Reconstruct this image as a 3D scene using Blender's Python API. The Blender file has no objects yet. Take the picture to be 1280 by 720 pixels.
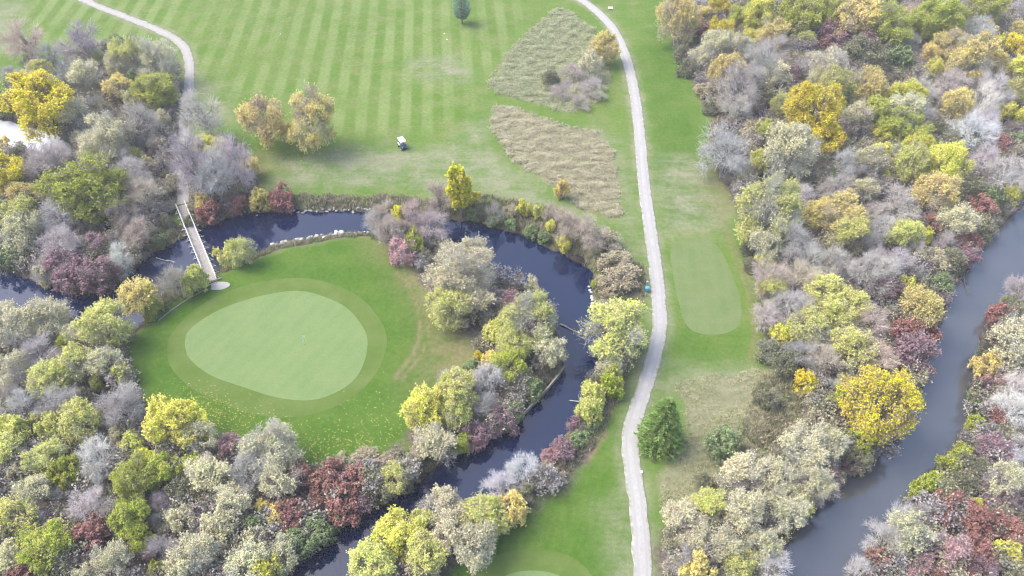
import bpy, bmesh, math, random, re
import numpy as np
from mathutils import Vector, Matrix

# ------------------------------------------------------------------ camera, sky, sun, exposure
SC = bpy.context.scene
COL = SC.collection
CAM_H, PITCH, FPX = 100.0, math.radians(45), 949.0      # metres, below the horizon, focal length in photo pixels
cam_d = bpy.data.cameras.new("camera")
cam_d.sensor_width = 36.0
cam_d.lens = FPX / 1280 * 36.0
cam_d.clip_start, cam_d.clip_end = 1.0, 6000.0
cam = bpy.data.objects.new("camera", cam_d)
COL.objects.link(cam)
cam.location = (0, 0, CAM_H)
cam.rotation_euler = (math.pi / 2 - PITCH, 0, 0)
SC.camera = cam

SUN_EL, SUN_AZ = math.radians(56), math.radians(-80)     # azimuth from +Y, clockwise positive
W = bpy.data.worlds.new("World")
SC.world = W
W.use_nodes = True
wn = W.node_tree
bg = wn.nodes["Background"]
sky = wn.nodes.new("ShaderNodeTexSky")
sky.sky_type = 'NISHITA'
sky.sun_disc = False
sky.sun_elevation = SUN_EL
sky.sun_rotation = SUN_AZ
sky.air_density = 1.0
sky.dust_density = 4.5
sky.ozone_density = 1.5
wn.links.new(sky.outputs[0], bg.inputs[0])
bg.inputs[1].default_value = 0.15
sun_d = bpy.data.lights.new("sun", 'SUN')
sun_d.energy = 0.8
sun_d.angle = math.radians(42)
sun_d.color = (1.0, 0.95, 0.87)
sun = bpy.data.objects.new("sun", sun_d)
COL.objects.link(sun)
sdir = Vector((math.sin(SUN_AZ) * math.cos(SUN_EL), math.cos(SUN_AZ) * math.cos(SUN_EL), math.sin(SUN_EL)))
sun.rotation_euler = sdir.to_track_quat('Z', 'Y').to_euler()
sun.location = (-60, 120, 140)
SC.view_settings.view_transform = 'Standard'
SC.view_settings.look = 'None'
SC.view_settings.exposure = 1.54
SC.view_settings.gamma = 1.0
HAZE = .0003
SC.render.engine = 'CYCLES'
SC.cycles.pixel_filter_type = 'BLACKMAN_HARRIS'
SC.cycles.filter_width = 1.1
SC.cycles.max_bounces = 6
SC.cycles.diffuse_bounces = 3
SC.cycles.transmission_bounces = 4
SC.cycles.transparent_max_bounces = 6
SC.cycles.volume_bounces = 0
SC.cycles.use_denoising = True
SC.cycles.denoising_prefilter = 'ACCURATE'

rng = np.random.default_rng(7)
random.seed(7)


def at(px, py, z=0.0):
    """photo pixel -> world XY where the sight line meets height z"""
    u, v = (px - 640) / FPX, (py - 360) / FPX
    s, c = math.sin(PITCH), math.cos(PITCH)
    t = (CAM_H - z) / (s + v * c)
    return np.array((u * t, (c - v * s) * t))


def scale_at(px, py, z=0.0):
    v = (py - 360) / FPX
    return FPX * (math.sin(PITCH) + v * math.cos(PITCH)) / (CAM_H - z)


def gp(poly, z=0.0):
    return np.array([at(x, y, z) for x, y in poly])


def inside(P, poly):
    x, y = P[:, 0], P[:, 1]
    r = np.zeros(len(P), bool)
    n = len(poly)
    for i in range(n):
        x0, y0 = poly[i]
        x1, y1 = poly[(i + 1) % n]
        if y0 == y1:
            continue
        c = ((y0 > y) != (y1 > y)) & (x < (x1 - x0) * (y - y0) / (y1 - y0) + x0)
        r ^= c
    return r


def dline(P, pts, closed=False):
    d = np.full(len(P), 1e9)
    n = len(pts)
    for i in range(n if closed else n - 1):
        a, b = pts[i], pts[(i + 1) % n]
        ab = b - a
        t = np.clip(((P - a) @ ab) / max(ab @ ab, 1e-9), 0, 1)
        q = P - a - t[:, None] * ab
        d = np.minimum(d, np.einsum('ij,ij->i', q, q))
    return np.sqrt(d)


def sdist(P, poly):
    d = dline(P, poly, True)
    return np.where(inside(P, poly), -d, d)


def smooth(t):
    t = np.clip(t, 0, 1)
    return t * t * (3 - 2 * t)


def chaikin(p, n=2, closed=True):
    p = np.asarray(p, float)
    for _ in range(n):
        q = np.roll(p, -1, 0) if closed else p[1:]
        a = p if closed else p[:-1]
        m = np.empty((len(a) * 2, 2))
        m[0::2] = a * .75 + q * .25
        m[1::2] = a * .25 + q * .75
        if not closed:
            m = np.vstack((p[:1], m, p[-1:]))
        p = m
    return p


def wobble(x, y, f, seed=0):
    """smooth pseudo noise, about -1..1"""
    r = np.random.default_rng(seed)
    o = np.zeros_like(x, dtype=float)
    for k in range(6):
        a = r.uniform(0, 2 * math.pi)
        ff = f * r.uniform(.6, 1.9)
        o = o + np.sin(ff * (x * math.cos(a) + y * math.sin(a)) + r.uniform(0, 6.28)) * np.cos(ff * .6 * (y * math.cos(a) - x * math.sin(a)) + r.uniform(0, 6.28))
    return o / 2.2


# ------------------------------------------------------------------ outlines read off the photograph, put down on the ground
WZ = -1.3
CREEK_PX = [(-150, 335), (-40, 345), (10, 338), (45, 350), (90, 368), (140, 364), (170, 335), (190, 316), (225, 300), (262, 281), (300, 267),
            (340, 264), (400, 264), (455, 264), (500, 266), (560, 274), (600, 279), (640, 290), (680, 306), (705, 318), (733, 334), (742, 350),
            (738, 375), (745, 400), (750, 420), (757, 450), (742, 475), (728, 500), (712, 540), (690, 568), (665, 592), (640, 612), (600, 630),
            (560, 650), (510, 680), (470, 710), (445, 745), (420, 800), (330, 800), (362, 715), (392, 685), (440, 650), (480, 625), (530, 600),
            (560, 572), (600, 558), (640, 533), (670, 503), (702, 468), (704, 450), (698, 420), (682, 382), (655, 360), (620, 348), (585, 330),
            (560, 305), (520, 292), (460, 291), (430, 292), (400, 298), (345, 306), (322, 317), (290, 330), (262, 343), (230, 353), (205, 368),
            (185, 392), (172, 412), (140, 424), (100, 414), (50, 396), (0, 388), (-40, 388), (-150, 386)]
RIVER_PX = [(1600, 60), (1420, 165), (1300, 240), (1268, 262), (1243, 290), (1218, 325), (1197, 348), (1187, 380), (1166, 420), (1150, 470), (1140, 520),
            (1108, 560), (1070, 590), (1040, 612), (1010, 640), (985, 670), (974, 720), (965, 800), (1025, 800), (1058, 722), (1085, 690),
            (1115, 652), (1150, 612), (1188, 570), (1213, 530), (1208, 500), (1220, 470), (1226, 430), (1236, 398), (1256, 378), (1292, 345), (1340, 310), (1480, 230), (1640, 140)]
POND_PX = [(-120, 146), (-30, 148), (20, 153), (60, 163), (93, 186), (88, 204), (50, 197), (10, 186), (-40, 190), (-120, 188)]
CREEK = chaikin(gp(CREEK_PX, WZ), 1)
RIVER = chaikin(gp(RIVER_PX, WZ), 1)
POND = chaikin(gp(POND_PX, WZ), 1)

GREEN = chaikin(gp([(231, 432), (234, 415), (253, 400), (287, 382), (330, 369), (377, 363), (420, 376), (450, 399), (462, 427), (456, 455), (438, 482), (402, 500),
                    (366, 503), (311, 489), (262, 470), (237, 452)]), 2)
COLLAR = chaikin(gp([(206, 437), (222, 405), (262, 374), (320, 353), (380, 346), (435, 360), (474, 392), (486, 428), (474, 463), (444, 496), (404, 516),
                     (360, 525), (308, 518), (256, 498), (218, 470)]), 2)
GREEN_B = chaikin(gp([(610, 740), (625, 722), (655, 713), (690, 716), (716, 730), (725, 760), (700, 800), (640, 800), (612, 770)]), 2)
COLLAR_B = chaikin(gp([(575, 745), (592, 712), (630, 690), (680, 686), (725, 700), (752, 735), (755, 790), (700, 830), (620, 820), (580, 785)]), 2)
TEE = chaikin(gp([(837, 307), (850, 298), (880, 295), (898, 305), (912, 332), (926, 374), (928, 401), (914, 416), (882, 420), (857, 409), (848, 378), (840, 338)]), 2)

PATH_PX = [(808, 800), (806, 760), (804, 720), (801, 673), (798, 634), (792, 595), (787, 557), (789, 535), (796, 515), (807, 480), (818, 445), (825, 412), (825, 390),
           (820, 335), (813, 285), (806, 238), (801, 185), (796, 133), (790, 98), (780, 62), (765, 33), (745, 12), (722, -4), (690, -18), (650, -32)]
PATH2_PX = [(60, -20), (98, -3), (125, 9), (160, 23), (200, 39), (222, 50), (233, 62), (237, 80), (237, 100), (235, 120), (232, 150), (229, 190), (228, 225), (229, 256)]
PATH = chaikin(gp(PATH_PX), 2, False)
PATH2 = chaikin(gp(PATH2_PX), 2, False)

WOODS = {
    'left': [(-160, 120), (12, 112), (35, 80), (60, 85), (110, 68), (150, 58), (190, 60), (222, 75), (226, 110), (224, 160), (222, 215), (222, 256), (200, 300), (170, 332), (140, 364), (90, 368), (-160, 345)],
    'bridge': [(236, 165), (262, 180), (310, 195), (322, 235), (345, 258), (300, 267), (236, 268)],
    'lowleft': [(-160, 402), (50, 414), (150, 432), (166, 440), (164, 475), (180, 505), (215, 535), (262, 555), (300, 560), (350, 565), (372, 585), (440, 595), (500, 560), (530, 600), (440, 650), (360, 715), (330, 800), (-160, 820)],
    'island': [(490, 292), (560, 305), (585, 330), (655, 360), (690, 395), (704, 455), (640, 533), (560, 572), (510, 575), (512, 540), (545, 500), (585, 465), (592, 425), (570, 405), (540, 375), (520, 335), (492, 325)],
    'mound': [(510, 680), (445, 745), (420, 800), (530, 800), (560, 715), (640, 655), (700, 612), (740, 570), (715, 545), (690, 568), (640, 612), (560, 650)],
    'right': [(838, -60), (834, 20), (848, 70), (868, 110), (888, 150), (893, 190), (900, 222), (925, 260), (930, 300), (945, 350), (957, 410), (962, 450), (1000, 470), (1000, 520), (940, 590), (880, 640), (840, 650), (826, 690), (825, 800),
              (965, 800), (985, 670), (1040, 612), (1108, 560), (1140, 520), (1166, 420), (1197, 348), (1243, 290), (1300, 240), (1420, 165), (1600, 60), (1500, -60)],
    'far': [(1640, 140), (1480, 230), (1340, 310), (1256, 378), (1226, 430), (1208, 500), (1188, 570), (1115, 652), (1058, 722), (1025, 800), (1500, 830), (1700, 300)],
}
WOODS = {k: gp(v) for k, v in WOODS.items()}
BANK = gp([(560, 236), (640, 250), (700, 262), (760, 295), (806, 338), (806, 380), (800, 440), (782, 480), (765, 520), (748, 552), (700, 602), (735, 480), (735, 350), (600, 275)])
ROUGH_A = gp([(697, 10), (713, 15), (735, 32), (757, 60), (762, 100), (745, 128), (712, 143), (683, 133), (648, 122), (620, 116), (611, 102), (640, 62), (675, 28)])
ROUGH_B = gp([(616, 134), (640, 134), (677, 150), (712, 162), (745, 167), (764, 188), (773, 235), (776, 265), (762, 272), (737, 263), (713, 249), (690, 231), (645, 204), (622, 172), (613, 148)])
ROUGH_C = gp([(850, 482), (885, 473), (930, 472), (965, 462), (998, 482), (985, 530), (940, 580), (885, 622), (845, 645), (828, 650), (824, 600), (862, 545)])

# ------------------------------------------------------------------ materials
def mat(name):
    m = bpy.data.materials.new(name)
    m.use_nodes = True
    nt = m.node_tree
    b = nt.nodes["Principled BSDF"]
    b.inputs["Roughness"].default_value = 0.9
    b.inputs["Specular IOR Level"].default_value = 0.2
    return m, nt, b


class NB:
    """short hand for node trees"""
    def __init__(s, nt):
        s.nt = nt

    def n(s, t, **kw):
        x = s.nt.nodes.new(t)
        for k, v in kw.items():
            setattr(x, k, v)
        return x

    def link(s, a, b):
        s.nt.links.new(a, b)

    def setin(s, sock, v):
        if hasattr(v, 'is_output') or isinstance(v, bpy.types.NodeSocket):
            s.link(v, sock)
        elif isinstance(v, (tuple, list)) and len(v) == 3 and sock.type == 'RGBA':
            sock.default_value = (*v, 1)
        else:
            sock.default_value = v

    def mix(s, f, a, b, mode='MIX'):
        x = s.n("ShaderNodeMix", data_type='RGBA', blend_type=mode)
        s.setin(x.inputs[0], f)
        s.setin(x.inputs[6], a)
        s.setin(x.inputs[7], b)
        return x.outputs[2]

    def math(s, op, a, b=0.0, clamp=False):
        x = s.n("ShaderNodeMath", operation=op, use_clamp=clamp)
        s.setin(x.inputs[0], a)
        s.setin(x.inputs[1], b)
        return x.outputs[0]

    def noise(s, scale, detail=4, rough=.55, vec=None, dist=0.0):
        x = s.n("ShaderNodeTexNoise")
        x.inputs["Scale"].default_value = scale
        x.inputs["Detail"].default_value = detail
        x.inputs["Roughness"].default_value = rough
        x.inputs["Distortion"].default_value = dist
        s.link(vec if vec is not None else s.pos(), x.inputs["Vector"])
        return x.outputs["Fac"]

    def ramp(s, f, lo, hi, a=0.0, b=1.0):
        x = s.n("ShaderNodeMapRange", interpolation_type='SMOOTHSTEP')
        s.setin(x.inputs[0], f)
        x.inputs[1].default_value, x.inputs[2].default_value = lo, hi
        x.inputs[3].default_value, x.inputs[4].default_value = a, b
        return x.outputs[0]

    def pos(s):
        if not hasattr(s, '_p'):
            s._p = s.n("ShaderNodeNewGeometry").outputs["Position"]
        return s._p

    def obj(s):
        return s.n("ShaderNodeTexCoord").outputs["Object"]

    def attr(s, name):
        return s.n("ShaderNodeAttribute", attribute_name=name).outputs["Fac"]

    def mapping(s, vec, rot=(0, 0, 0), sc=(1, 1, 1), loc=(0, 0, 0)):
        x = s.n("ShaderNodeMapping")
        s.link(vec, x.inputs[0])
        x.inputs["Rotation"].default_value = rot
        x.inputs["Scale"].default_value = sc
        x.inputs["Location"].default_value = loc
        return x.outputs[0]

    def bump(s, h, strength, dist, bsdf):
        x = s.n("ShaderNodeBump")
        x.inputs["Strength"].default_value = strength
        x.inputs["Distance"].default_value = dist
        s.link(h, x.inputs["Height"])
        s.link(x.outputs[0], bsdf.inputs["Normal"])


def plain(name, c, rough=.7, noise=0.15, nscale=6.0, metal=0.0):
    m, nt, b = mat(name)
    k = NB(nt)
    f = k.noise(nscale, 4, .6, k.obj())
    lo = tuple(x * (1 - noise) for x in c)
    hi = tuple(min(1, x * (1 + noise)) for x in c)
    k.setin(b.inputs["Base Color"], k.mix(k.ramp(f, .3, .7), lo, hi))
    b.inputs["Roughness"].default_value = rough
    b.inputs["Metallic"].default_value = metal
    return m


M = {}


def ground_material():
    m, nt, b = mat("ground")
    k = NB(nt)
    big = k.noise(.035, 3, .5)
    mid = k.noise(.16, 5, .65)
    fine = k.noise(1.3, 5, .7)
    grain = k.noise(6.0, 3, .7)
    # mown lawn
    c = k.mix(k.ramp(big, .35, .65), (.114, .212, .032), (.136, .228, .042))
    c = k.mix(k.ramp(mid, .38, .72), c, (.192, .240, .080))
    # mower stripes: bands 2.65 m wide running away from the camera
    w = k.n("ShaderNodeTexWave", wave_type='BANDS', bands_direction='X', wave_profile='SIN')
    k.link(k.mapping(k.pos(), rot=(0, 0, math.radians(-4.5))), w.inputs["Vector"])
    w.inputs["Scale"].default_value = 2 * math.pi / 5.3 / 20.0
    w.inputs["Distortion"].default_value = 1.2
    w.inputs["Detail"].default_value = 2
    w.inputs["Detail Scale"].default_value = .25
    band = k.ramp(w.outputs["Fac"], .2, .8)
    brk = k.ramp(k.noise(.05, 4, .6), .34, .60)
    sm = k.math('MULTIPLY', k.math('MULTIPLY', band, k.attr("stripe")), k.math('ADD', k.math('MULTIPLY', brk, .75), .25))
    c = k.mix(k.math('MULTIPLY', sm, .72), c, (.235, .308, .112))
    # bright irrigated rough
    br = k.mix(k.ramp(mid, .3, .75), (.078, .170, .020), (.118, .202, .034))
    c = k.mix(k.attr("bright"), c, br)
    # pale thin turf
    pl = k.mix(k.ramp(mid, .3, .7), (.205, .250, .130), (.285, .300, .190))
    streak = k.noise(.35, 4, .6, k.mapping(k.pos(), rot=(0, 0, .25), sc=(.35, 1.6, 1)))
    c = k.mix(k.math('MULTIPLY', k.attr("pale"), k.ramp(k.math('ADD', k.math('MULTIPLY', mid, .5), k.math('MULTIPLY', streak, .5)), .36, .60, .30, 1.0)), c, pl)
    # worn and dry
    c = k.mix(k.math('MULTIPLY', k.attr("worn"), k.ramp(k.noise(.5, 5, .7), .26, .54)), c, k.mix(fine, (.22, .17, .09), (.33, .26, .17)))
    dry = k.mix(k.ramp(streak, .3, .7), (.25, .24, .15), (.36, .34, .24))
    c = k.mix(k.attr("dry"), c, k.mix(k.ramp(fine, .35, .75), dry, (.17, .20, .085)))
    # banks and woodland floor
    bk = k.mix(k.ramp(mid, .3, .7), (.14, .16, .08), (.25, .22, .15))
    c = k.mix(k.attr("bank"), c, bk)
    fl = k.mix(k.ramp(fine, .3, .7), (.11, .095, .085), (.22, .19, .15))
    c = k.mix(k.attr("forest"), c, fl)
    mud = k.mix(fine, (.045, .038, .032), (.10, .085, .070))
    c = k.mix(k.attr("mud"), c, mud)
    # blade scale grain
    g = k.math('ADD', k.math('MULTIPLY', k.ramp(fine, .25, .75), .20), k.math('MULTIPLY', k.ramp(grain, .25, .75), .22))
    gg = k.math('ADD', g, .50)
    cc = k.n("ShaderNodeCombineColor")
    for i in range(3):
        k.link(gg, cc.inputs[i])
    c = k.mix(1.0, c, cc.outputs[0], 'MULTIPLY')
    k.setin(b.inputs["Base Color"], c)
    b.inputs["Roughness"].default_value = 1.0
    b.inputs["Specular IOR Level"].default_value = 0.05
    k.bump(k.math('ADD', k.math('MULTIPLY', fine, .5), k.math('MULTIPLY', grain, .3)), .5, .25, b)
    return m


def turf_material(name, lo, hi, stripe=None, rot=0.0):
    lo, hi = tuple(x * .70 for x in lo), tuple(x * .70 for x in hi)
    stripe = stripe and tuple(x * .70 for x in stripe)
    m, nt, b = mat(name)
    k = NB(nt)
    mid = k.noise(.22, 5, .6)
    fine = k.noise(2.5, 5, .7)
    c = k.mix(k.ramp(mid, .3, .7), lo, hi)
    if stripe:
        w = k.n("ShaderNodeTexWave", wave_type='BANDS', bands_direction='X')
        k.link(k.mapping(k.pos(), rot=(0, 0, rot)), w.inputs["Vector"])
        w.inputs["Scale"].default_value = 2 * math.pi / 2.4 / 20
        w.inputs["Distortion"].default_value = .8
        w.inputs["Detail Scale"].default_value = .3
        c = k.mix(k.math('MULTIPLY', k.ramp(w.outputs["Fac"], .2, .8), .30), c, stripe)
    c = k.mix(k.ramp(fine, .3, .8, 0, .35), c, tuple(x * .72 for x in lo))
    k.setin(b.inputs["Base Color"], c)
    b.inputs["Roughness"].default_value = 1.0
    b.inputs["Specular IOR Level"].default_value = 0.05
    k.bump(fine, .25, .05, b)
    return m


def gravel_material(name, lo, hi, edge):
    lo, hi, edge = tuple(x * .72 for x in lo), tuple(x * .72 for x in hi), tuple(x * .7 for x in edge)
    m, nt, b = mat(name)
    k = NB(nt)
    mid = k.noise(.5, 5, .65)
    fine = k.noise(5, 4, .75)
    c = k.mix(k.ramp(mid, .3, .7), lo, hi)
    c = k.mix(k.ramp(fine, .35, .75, 0, .45), c, tuple(x * .72 for x in lo))
    rut = k.attr("rut")
    c = k.mix(k.math('MULTIPLY', rut, k.ramp(mid, .3, .6, .25, .8)), c, tuple(x * .82 for x in lo))
    c = k.mix(k.math('MULTIPLY', k.attr("edge"), k.ramp(k.noise(1.1, 5, .7), .38, .60)), c, edge)
    k.setin(b.inputs["Base Color"], c)
    b.inputs["Roughness"].default_value = 1.0
    k.bump(fine, .4, .05, b)
    return m


def water_material(name, deep, silt_or_sky, rough=.06, ior=1.6):
    m, nt, b = mat(name)
    k = NB(nt)
    f = k.noise(.06, 3, .5)
    k.setin(b.inputs["Base Color"], k.mix(k.ramp(f, .3, .7), deep, silt_or_sky))
    b.inputs["Roughness"].default_value = rough
    b.inputs["IOR"].default_value = ior
    b.inputs["Specular IOR Level"].default_value = 1.0
    h = k.math('ADD', k.noise(1.4, 3, .6, k.mapping(k.pos(), rot=(0, 0, .7), sc=(1, .45, 1))), k.math('MULTIPLY', k.noise(.35, 2, .5), .8))
    k.bump(h, .10, .12, b)
    return m


def leaf_material():
    m, nt, b = mat("leaf")
    k = NB(nt)
    oi = k.n("ShaderNodeObjectInfo")
    v = k.attr("v")
    pat = k.noise(.55, 2, .5)
    h = k.n("ShaderNodeHueSaturation")
    k.link(oi.outputs["Color"], h.inputs["Color"])
    k.link(k.math('ADD', .475, k.math('MULTIPLY', k.math('ADD', k.math('MULTIPLY', v, .5), k.math('MULTIPLY', k.ramp(pat, .3, .7), .5)), .05)), h.inputs["Hue"])
    k.link(k.math('ADD', .78, k.math('MULTIPLY', pat, .4)), h.inputs["Saturation"])
    k.link(k.math('ADD', .62, k.math('MULTIPLY', v, .72)), h.inputs["Value"])
    k.setin(b.inputs["Base Color"], h.outputs[0])
    b.inputs["Roughness"].default_value = .8
    t = k.n("ShaderNodeBsdfTranslucent")
    k.link(h.outputs[0], t.inputs["Color"])
    mx = k.n("ShaderNodeMixShader")
    mx.inputs[0].default_value = .35
    k.link(b.outputs[0], mx.inputs[1])
    k.link(t.outputs[0], mx.inputs[2])
    k.link(mx.outputs[0], nt.nodes["Material Output"].inputs[0])
    return m


def bark_material():
    m, nt, b = mat("bark")
    k = NB(nt)
    oi = k.n("ShaderNodeObjectInfo")
    f = k.noise(1.6, 4, .6)
    h = k.n("ShaderNodeHueSaturation")
    k.link(oi.outputs["Color"], h.inputs["Color"])
    k.link(k.ramp(f, .25, .75, .7, 1.3), h.inputs["Value"])
    k.setin(b.inputs["Base Color"], h.outputs[0])
    return m


def scatter_material(name, cols, transl=.25):
    """plants of a mass: each instance draws one of the colours"""
    m, nt, b = mat(name)
    k = NB(nt)
    oi = k.n("ShaderNodeObjectInfo")
    cr = k.n("ShaderNodeValToRGB")
    cr.color_ramp.interpolation = 'LINEAR'
    e = cr.color_ramp.elements
    n = len(cols)
    e[0].position, e[0].color = 0, (*cols[0], 1)
    e[1].position, e[1].color = 1, (*cols[-1], 1)
    for i in range(1, n - 1):
        x = e.new(i / (n - 1))
        x.color = (*cols[i], 1)
    patch = k.noise(.07, 3, .6)
    f = k.math('ADD', k.math('MULTIPLY', oi.outputs["Random"], .55), k.ramp(patch, .25, .75, 0, .45))
    k.link(f, cr.inputs[0])
    h = k.n("ShaderNodeHueSaturation")
    k.link(cr.outputs[0], h.inputs["Color"])
    k.link(k.math('ADD', .65, k.math('MULTIPLY', k.attr("v"), .7)), h.inputs["Value"])
    k.setin(b.inputs["Base Color"], h.outputs[0])
    t = k.n("ShaderNodeBsdfTranslucent")
    k.link(h.outputs[0], t.inputs["Color"])
    mx = k.n("ShaderNodeMixShader")
    mx.inputs[0].default_value = transl
    k.link(b.outputs[0], mx.inputs[1])
    k.link(t.outputs[0], mx.inputs[2])
    k.link(mx.outputs[0], nt.nodes["Material Output"].inputs[0])
    return m


M['ground'] = ground_material()
M['green'] = turf_material("putting_turf", (.192, .290, .108), (.224, .312, .124), (.232, .330, .138), .5)
M['collar'] = turf_material("collar_turf", (.120, .195, .038), (.165, .232, .066))
M['tee'] = turf_material("tee_turf", (.160, .235, .085), (.205, .265, .110), (.210, .275, .115), .1)
M['gravel'] = gravel_material("gravel", (.46, .455, .45), (.55, .545, .535), (.26, .28, .16))
M['dirt'] = gravel_material("dirt", (.44, .43, .41), (.54, .525, .50), (.22, .20, .14))
M['creek'] = water_material("creek_water", (.001, .006, .034), (.002, .009, .040), .03, 1.40)
M['river'] = water_material("river_water", (.046, .052, .068), (.072, .078, .090), .07)
M['pond'] = water_material("pond_water", (.45, .47, .50), (.55, .57, .60), .2)  # bright sky reflection is painted into the pond's pale base colour
M['leaf'] = leaf_material()
M['bark'] = bark_material()
M['wood'] = plain("weathered_wood", (.29, .275, .26), .9, .2, 3)
M['rail'] = plain("pale_rail", (.52, .51, .50), .8, .1, 2)
M['darkwood'] = plain("dark_wood", (.12, .11, .10), .9, .3, 3)
M['stone'] = plain("stone", (.28, .275, .27), .95, .3, 2)
M['white'] = plain("white_paint", (.80, .80, .80), .4, .04)
M['black'] = plain("black_rubber", (.03, .03, .035), .8, .2)
M['blue'] = plain("blue_plastic", (.06, .32, .62), .45, .1)
M['navy'] = plain("navy_body", (.05, .09, .16), .35, .1)
M['seat'] = plain("seat_vinyl", (.32, .30, .27), .7, .1)
M['metal'] = plain("grey_metal", (.35, .35, .36), .4, .1, 6, .7)
M['sand'] = plain("bare_sand", (.46, .41, .34), 1, .15, 1)


# ------------------------------------------------------------------ object helpers
def tag(o, label=None, cat=None, group=None, kind=None):
    if label:
        o['label'] = label
    if cat:
        o['category'] = cat
    if group:
        o['group'] = group
    if kind:
        o['kind'] = kind
    return o


def mesh(name, V, F, mats=(), smooth_=False, attrs=None, fattrs=None):
    me = bpy.data.meshes.new(name)
    V = np.asarray(V, np.float32).reshape(-1, 3)
    if isinstance(F, np.ndarray) and F.ndim == 2:
        nf, k = F.shape
        me.vertices.add(len(V))
        me.vertices.foreach_set("co", V.ravel())
        me.loops.add(nf * k)
        me.loops.foreach_set("vertex_index", F.astype(np.int32).ravel())
        me.polygons.add(nf)
        me.polygons.foreach_set("loop_start", np.arange(0, nf * k, k, dtype=np.int32))
        me.update(calc_edges=True)
    else:
        me.from_pydata([tuple(map(float, v)) for v in V], [], [tuple(int(i) for i in f) for f in F])
        me.update()
    for n, a in (attrs or {}).items():
        me.attributes.new(n, 'FLOAT', 'POINT').data.foreach_set("value", np.asarray(a, np.float32))
    for n, a in (fattrs or {}).items():
        me.attributes.new(n, 'FLOAT', 'FACE').data.foreach_set("value", np.asarray(a, np.float32))
    for x in mats:
        me.materials.append(x)
    if smooth_:
        me.polygons.foreach_set("use_smooth", np.ones(len(me.polygons), bool))
    return me


def link(name, me, parent=None):
    o = bpy.data.objects.new(name, me)
    COL.objects.link(o)
    o.parent = parent
    return o


def thing(name, label, cat, loc, rz=0.0, group=None):
    o = bpy.data.objects.new(name, None)
    COL.objects.link(o)
    o.location = loc
    o.rotation_euler = (0, 0, rz)
    o.empty_display_size = .3
    return tag(o, label, cat, group)


class MB:
    """collects boxes, bars and rings into one mesh"""
    def __init__(s):
        s.bm = bmesh.new()

    def box(s, c, d, rz=0.0, bev=0.0, rot=None):
        r = bmesh.ops.create_cube(s.bm, size=1.0)
        vs = r['verts']
        bmesh.ops.scale(s.bm, vec=d, verts=vs)
        if bev:
            es = list({e for v in vs for e in v.link_edges})
            q = bmesh.ops.bevel(s.bm, geom=es, offset=bev, segments=2, affect='EDGES', profile=.6)
            vs = list({v for f in q['faces'] for v in f.verts} | {v for v in vs if v.is_valid})
        mt = Matrix.Translation(c) @ (rot.to_4x4() if rot else Matrix.Rotation(rz, 4, 'Z'))
        bmesh.ops.transform(s.bm, matrix=mt, verts=vs)
        return s

    def cyl(s, a, b, r0, r1=None, n=8):
        a, b = Vector(a), Vector(b)
        d = b - a
        r = bmesh.ops.create_cone(s.bm, cap_ends=True, segments=n, radius1=r0, radius2=r0 if r1 is None else r1, depth=d.length)
        mt = Matrix.Translation((a + b) / 2) @ d.to_track_quat('Z', 'Y').to_matrix().to_4x4()
        bmesh.ops.transform(s.bm, matrix=mt, verts=r['verts'])
        return s

    def build(s, name, m, parent=None, smooth_=False):
        me = bpy.data.meshes.new(name)
        s.bm.normal_update()
        s.bm.to_mesh(me)
        s.bm.free()
        me.materials.append(m)
        if smooth_:
            me.polygons.foreach_set("use_smooth", np.ones(len(me.polygons), bool))
        return link(name, me, parent)


# ------------------------------------------------------------------ the ground
def axis(lo, hi, step, far, grow=1.35):
    a = list(np.arange(lo, hi + step / 2, step))
    s = step
    while a[-1] < far:
        s *= grow
        a.append(a[-1] + s)
    s = step
    while a[0] > -far:
        s *= grow
        a.insert(0, a[0] - s)
    return np.array(a)


GX, GY = axis(-172, 172, .55, 2500), axis(34, 250, .55, 2500)
XX, YY = np.meshgrid(GX, GY, indexing='ij')
P = np.stack((XX.ravel(), YY.ravel()), 1)
near = (np.abs(P[:, 0]) < 260) & (P[:, 1] > -20) & (P[:, 1] < 340)
Pn = P[near]


def field(fn, default):
    o = np.full(len(P), float(default))
    o[near] = fn(Pn)
    return o


jit = wobble(Pn[:, 0], Pn[:, 1], 1.1, 3) * .35 + wobble(Pn[:, 0], Pn[:, 1], .35, 4) * .5
sd_creek, sd_river, sd_pond = [sdist(Pn, q) for q in (CREEK, RIVER, POND)]
sdw = np.minimum(np.minimum(sd_creek, sd_river), sd_pond)
sdwj = sdw + jit * smooth((sdw + 3) / 4)
base = wobble(Pn[:, 0], Pn[:, 1], .06, 11) * .35 + wobble(Pn[:, 0], Pn[:, 1], .16, 12) * .08
wood_sd = np.min([sdist(Pn, q) for q in WOODS.values()], 0)
base = base + smooth((-wood_sd - 1) / 4) * wobble(Pn[:, 0], Pn[:, 1], .5, 13) * .18
bw = 3.0 + wobble(Pn[:, 0], Pn[:, 1], .12, 14) * 1.1
hz = np.where(sdwj > 0, WZ + (base - WZ) * smooth((sdwj / bw) * .5 + .5 * smooth(sdwj / bw)) , WZ - .9 * smooth(-sdwj / 2.5))
hz = np.where(sdwj > 0, np.minimum(hz, base), hz)
Z = np.zeros(len(P))
Z[near] = hz
Z2 = Z.reshape(XX.shape)


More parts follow.
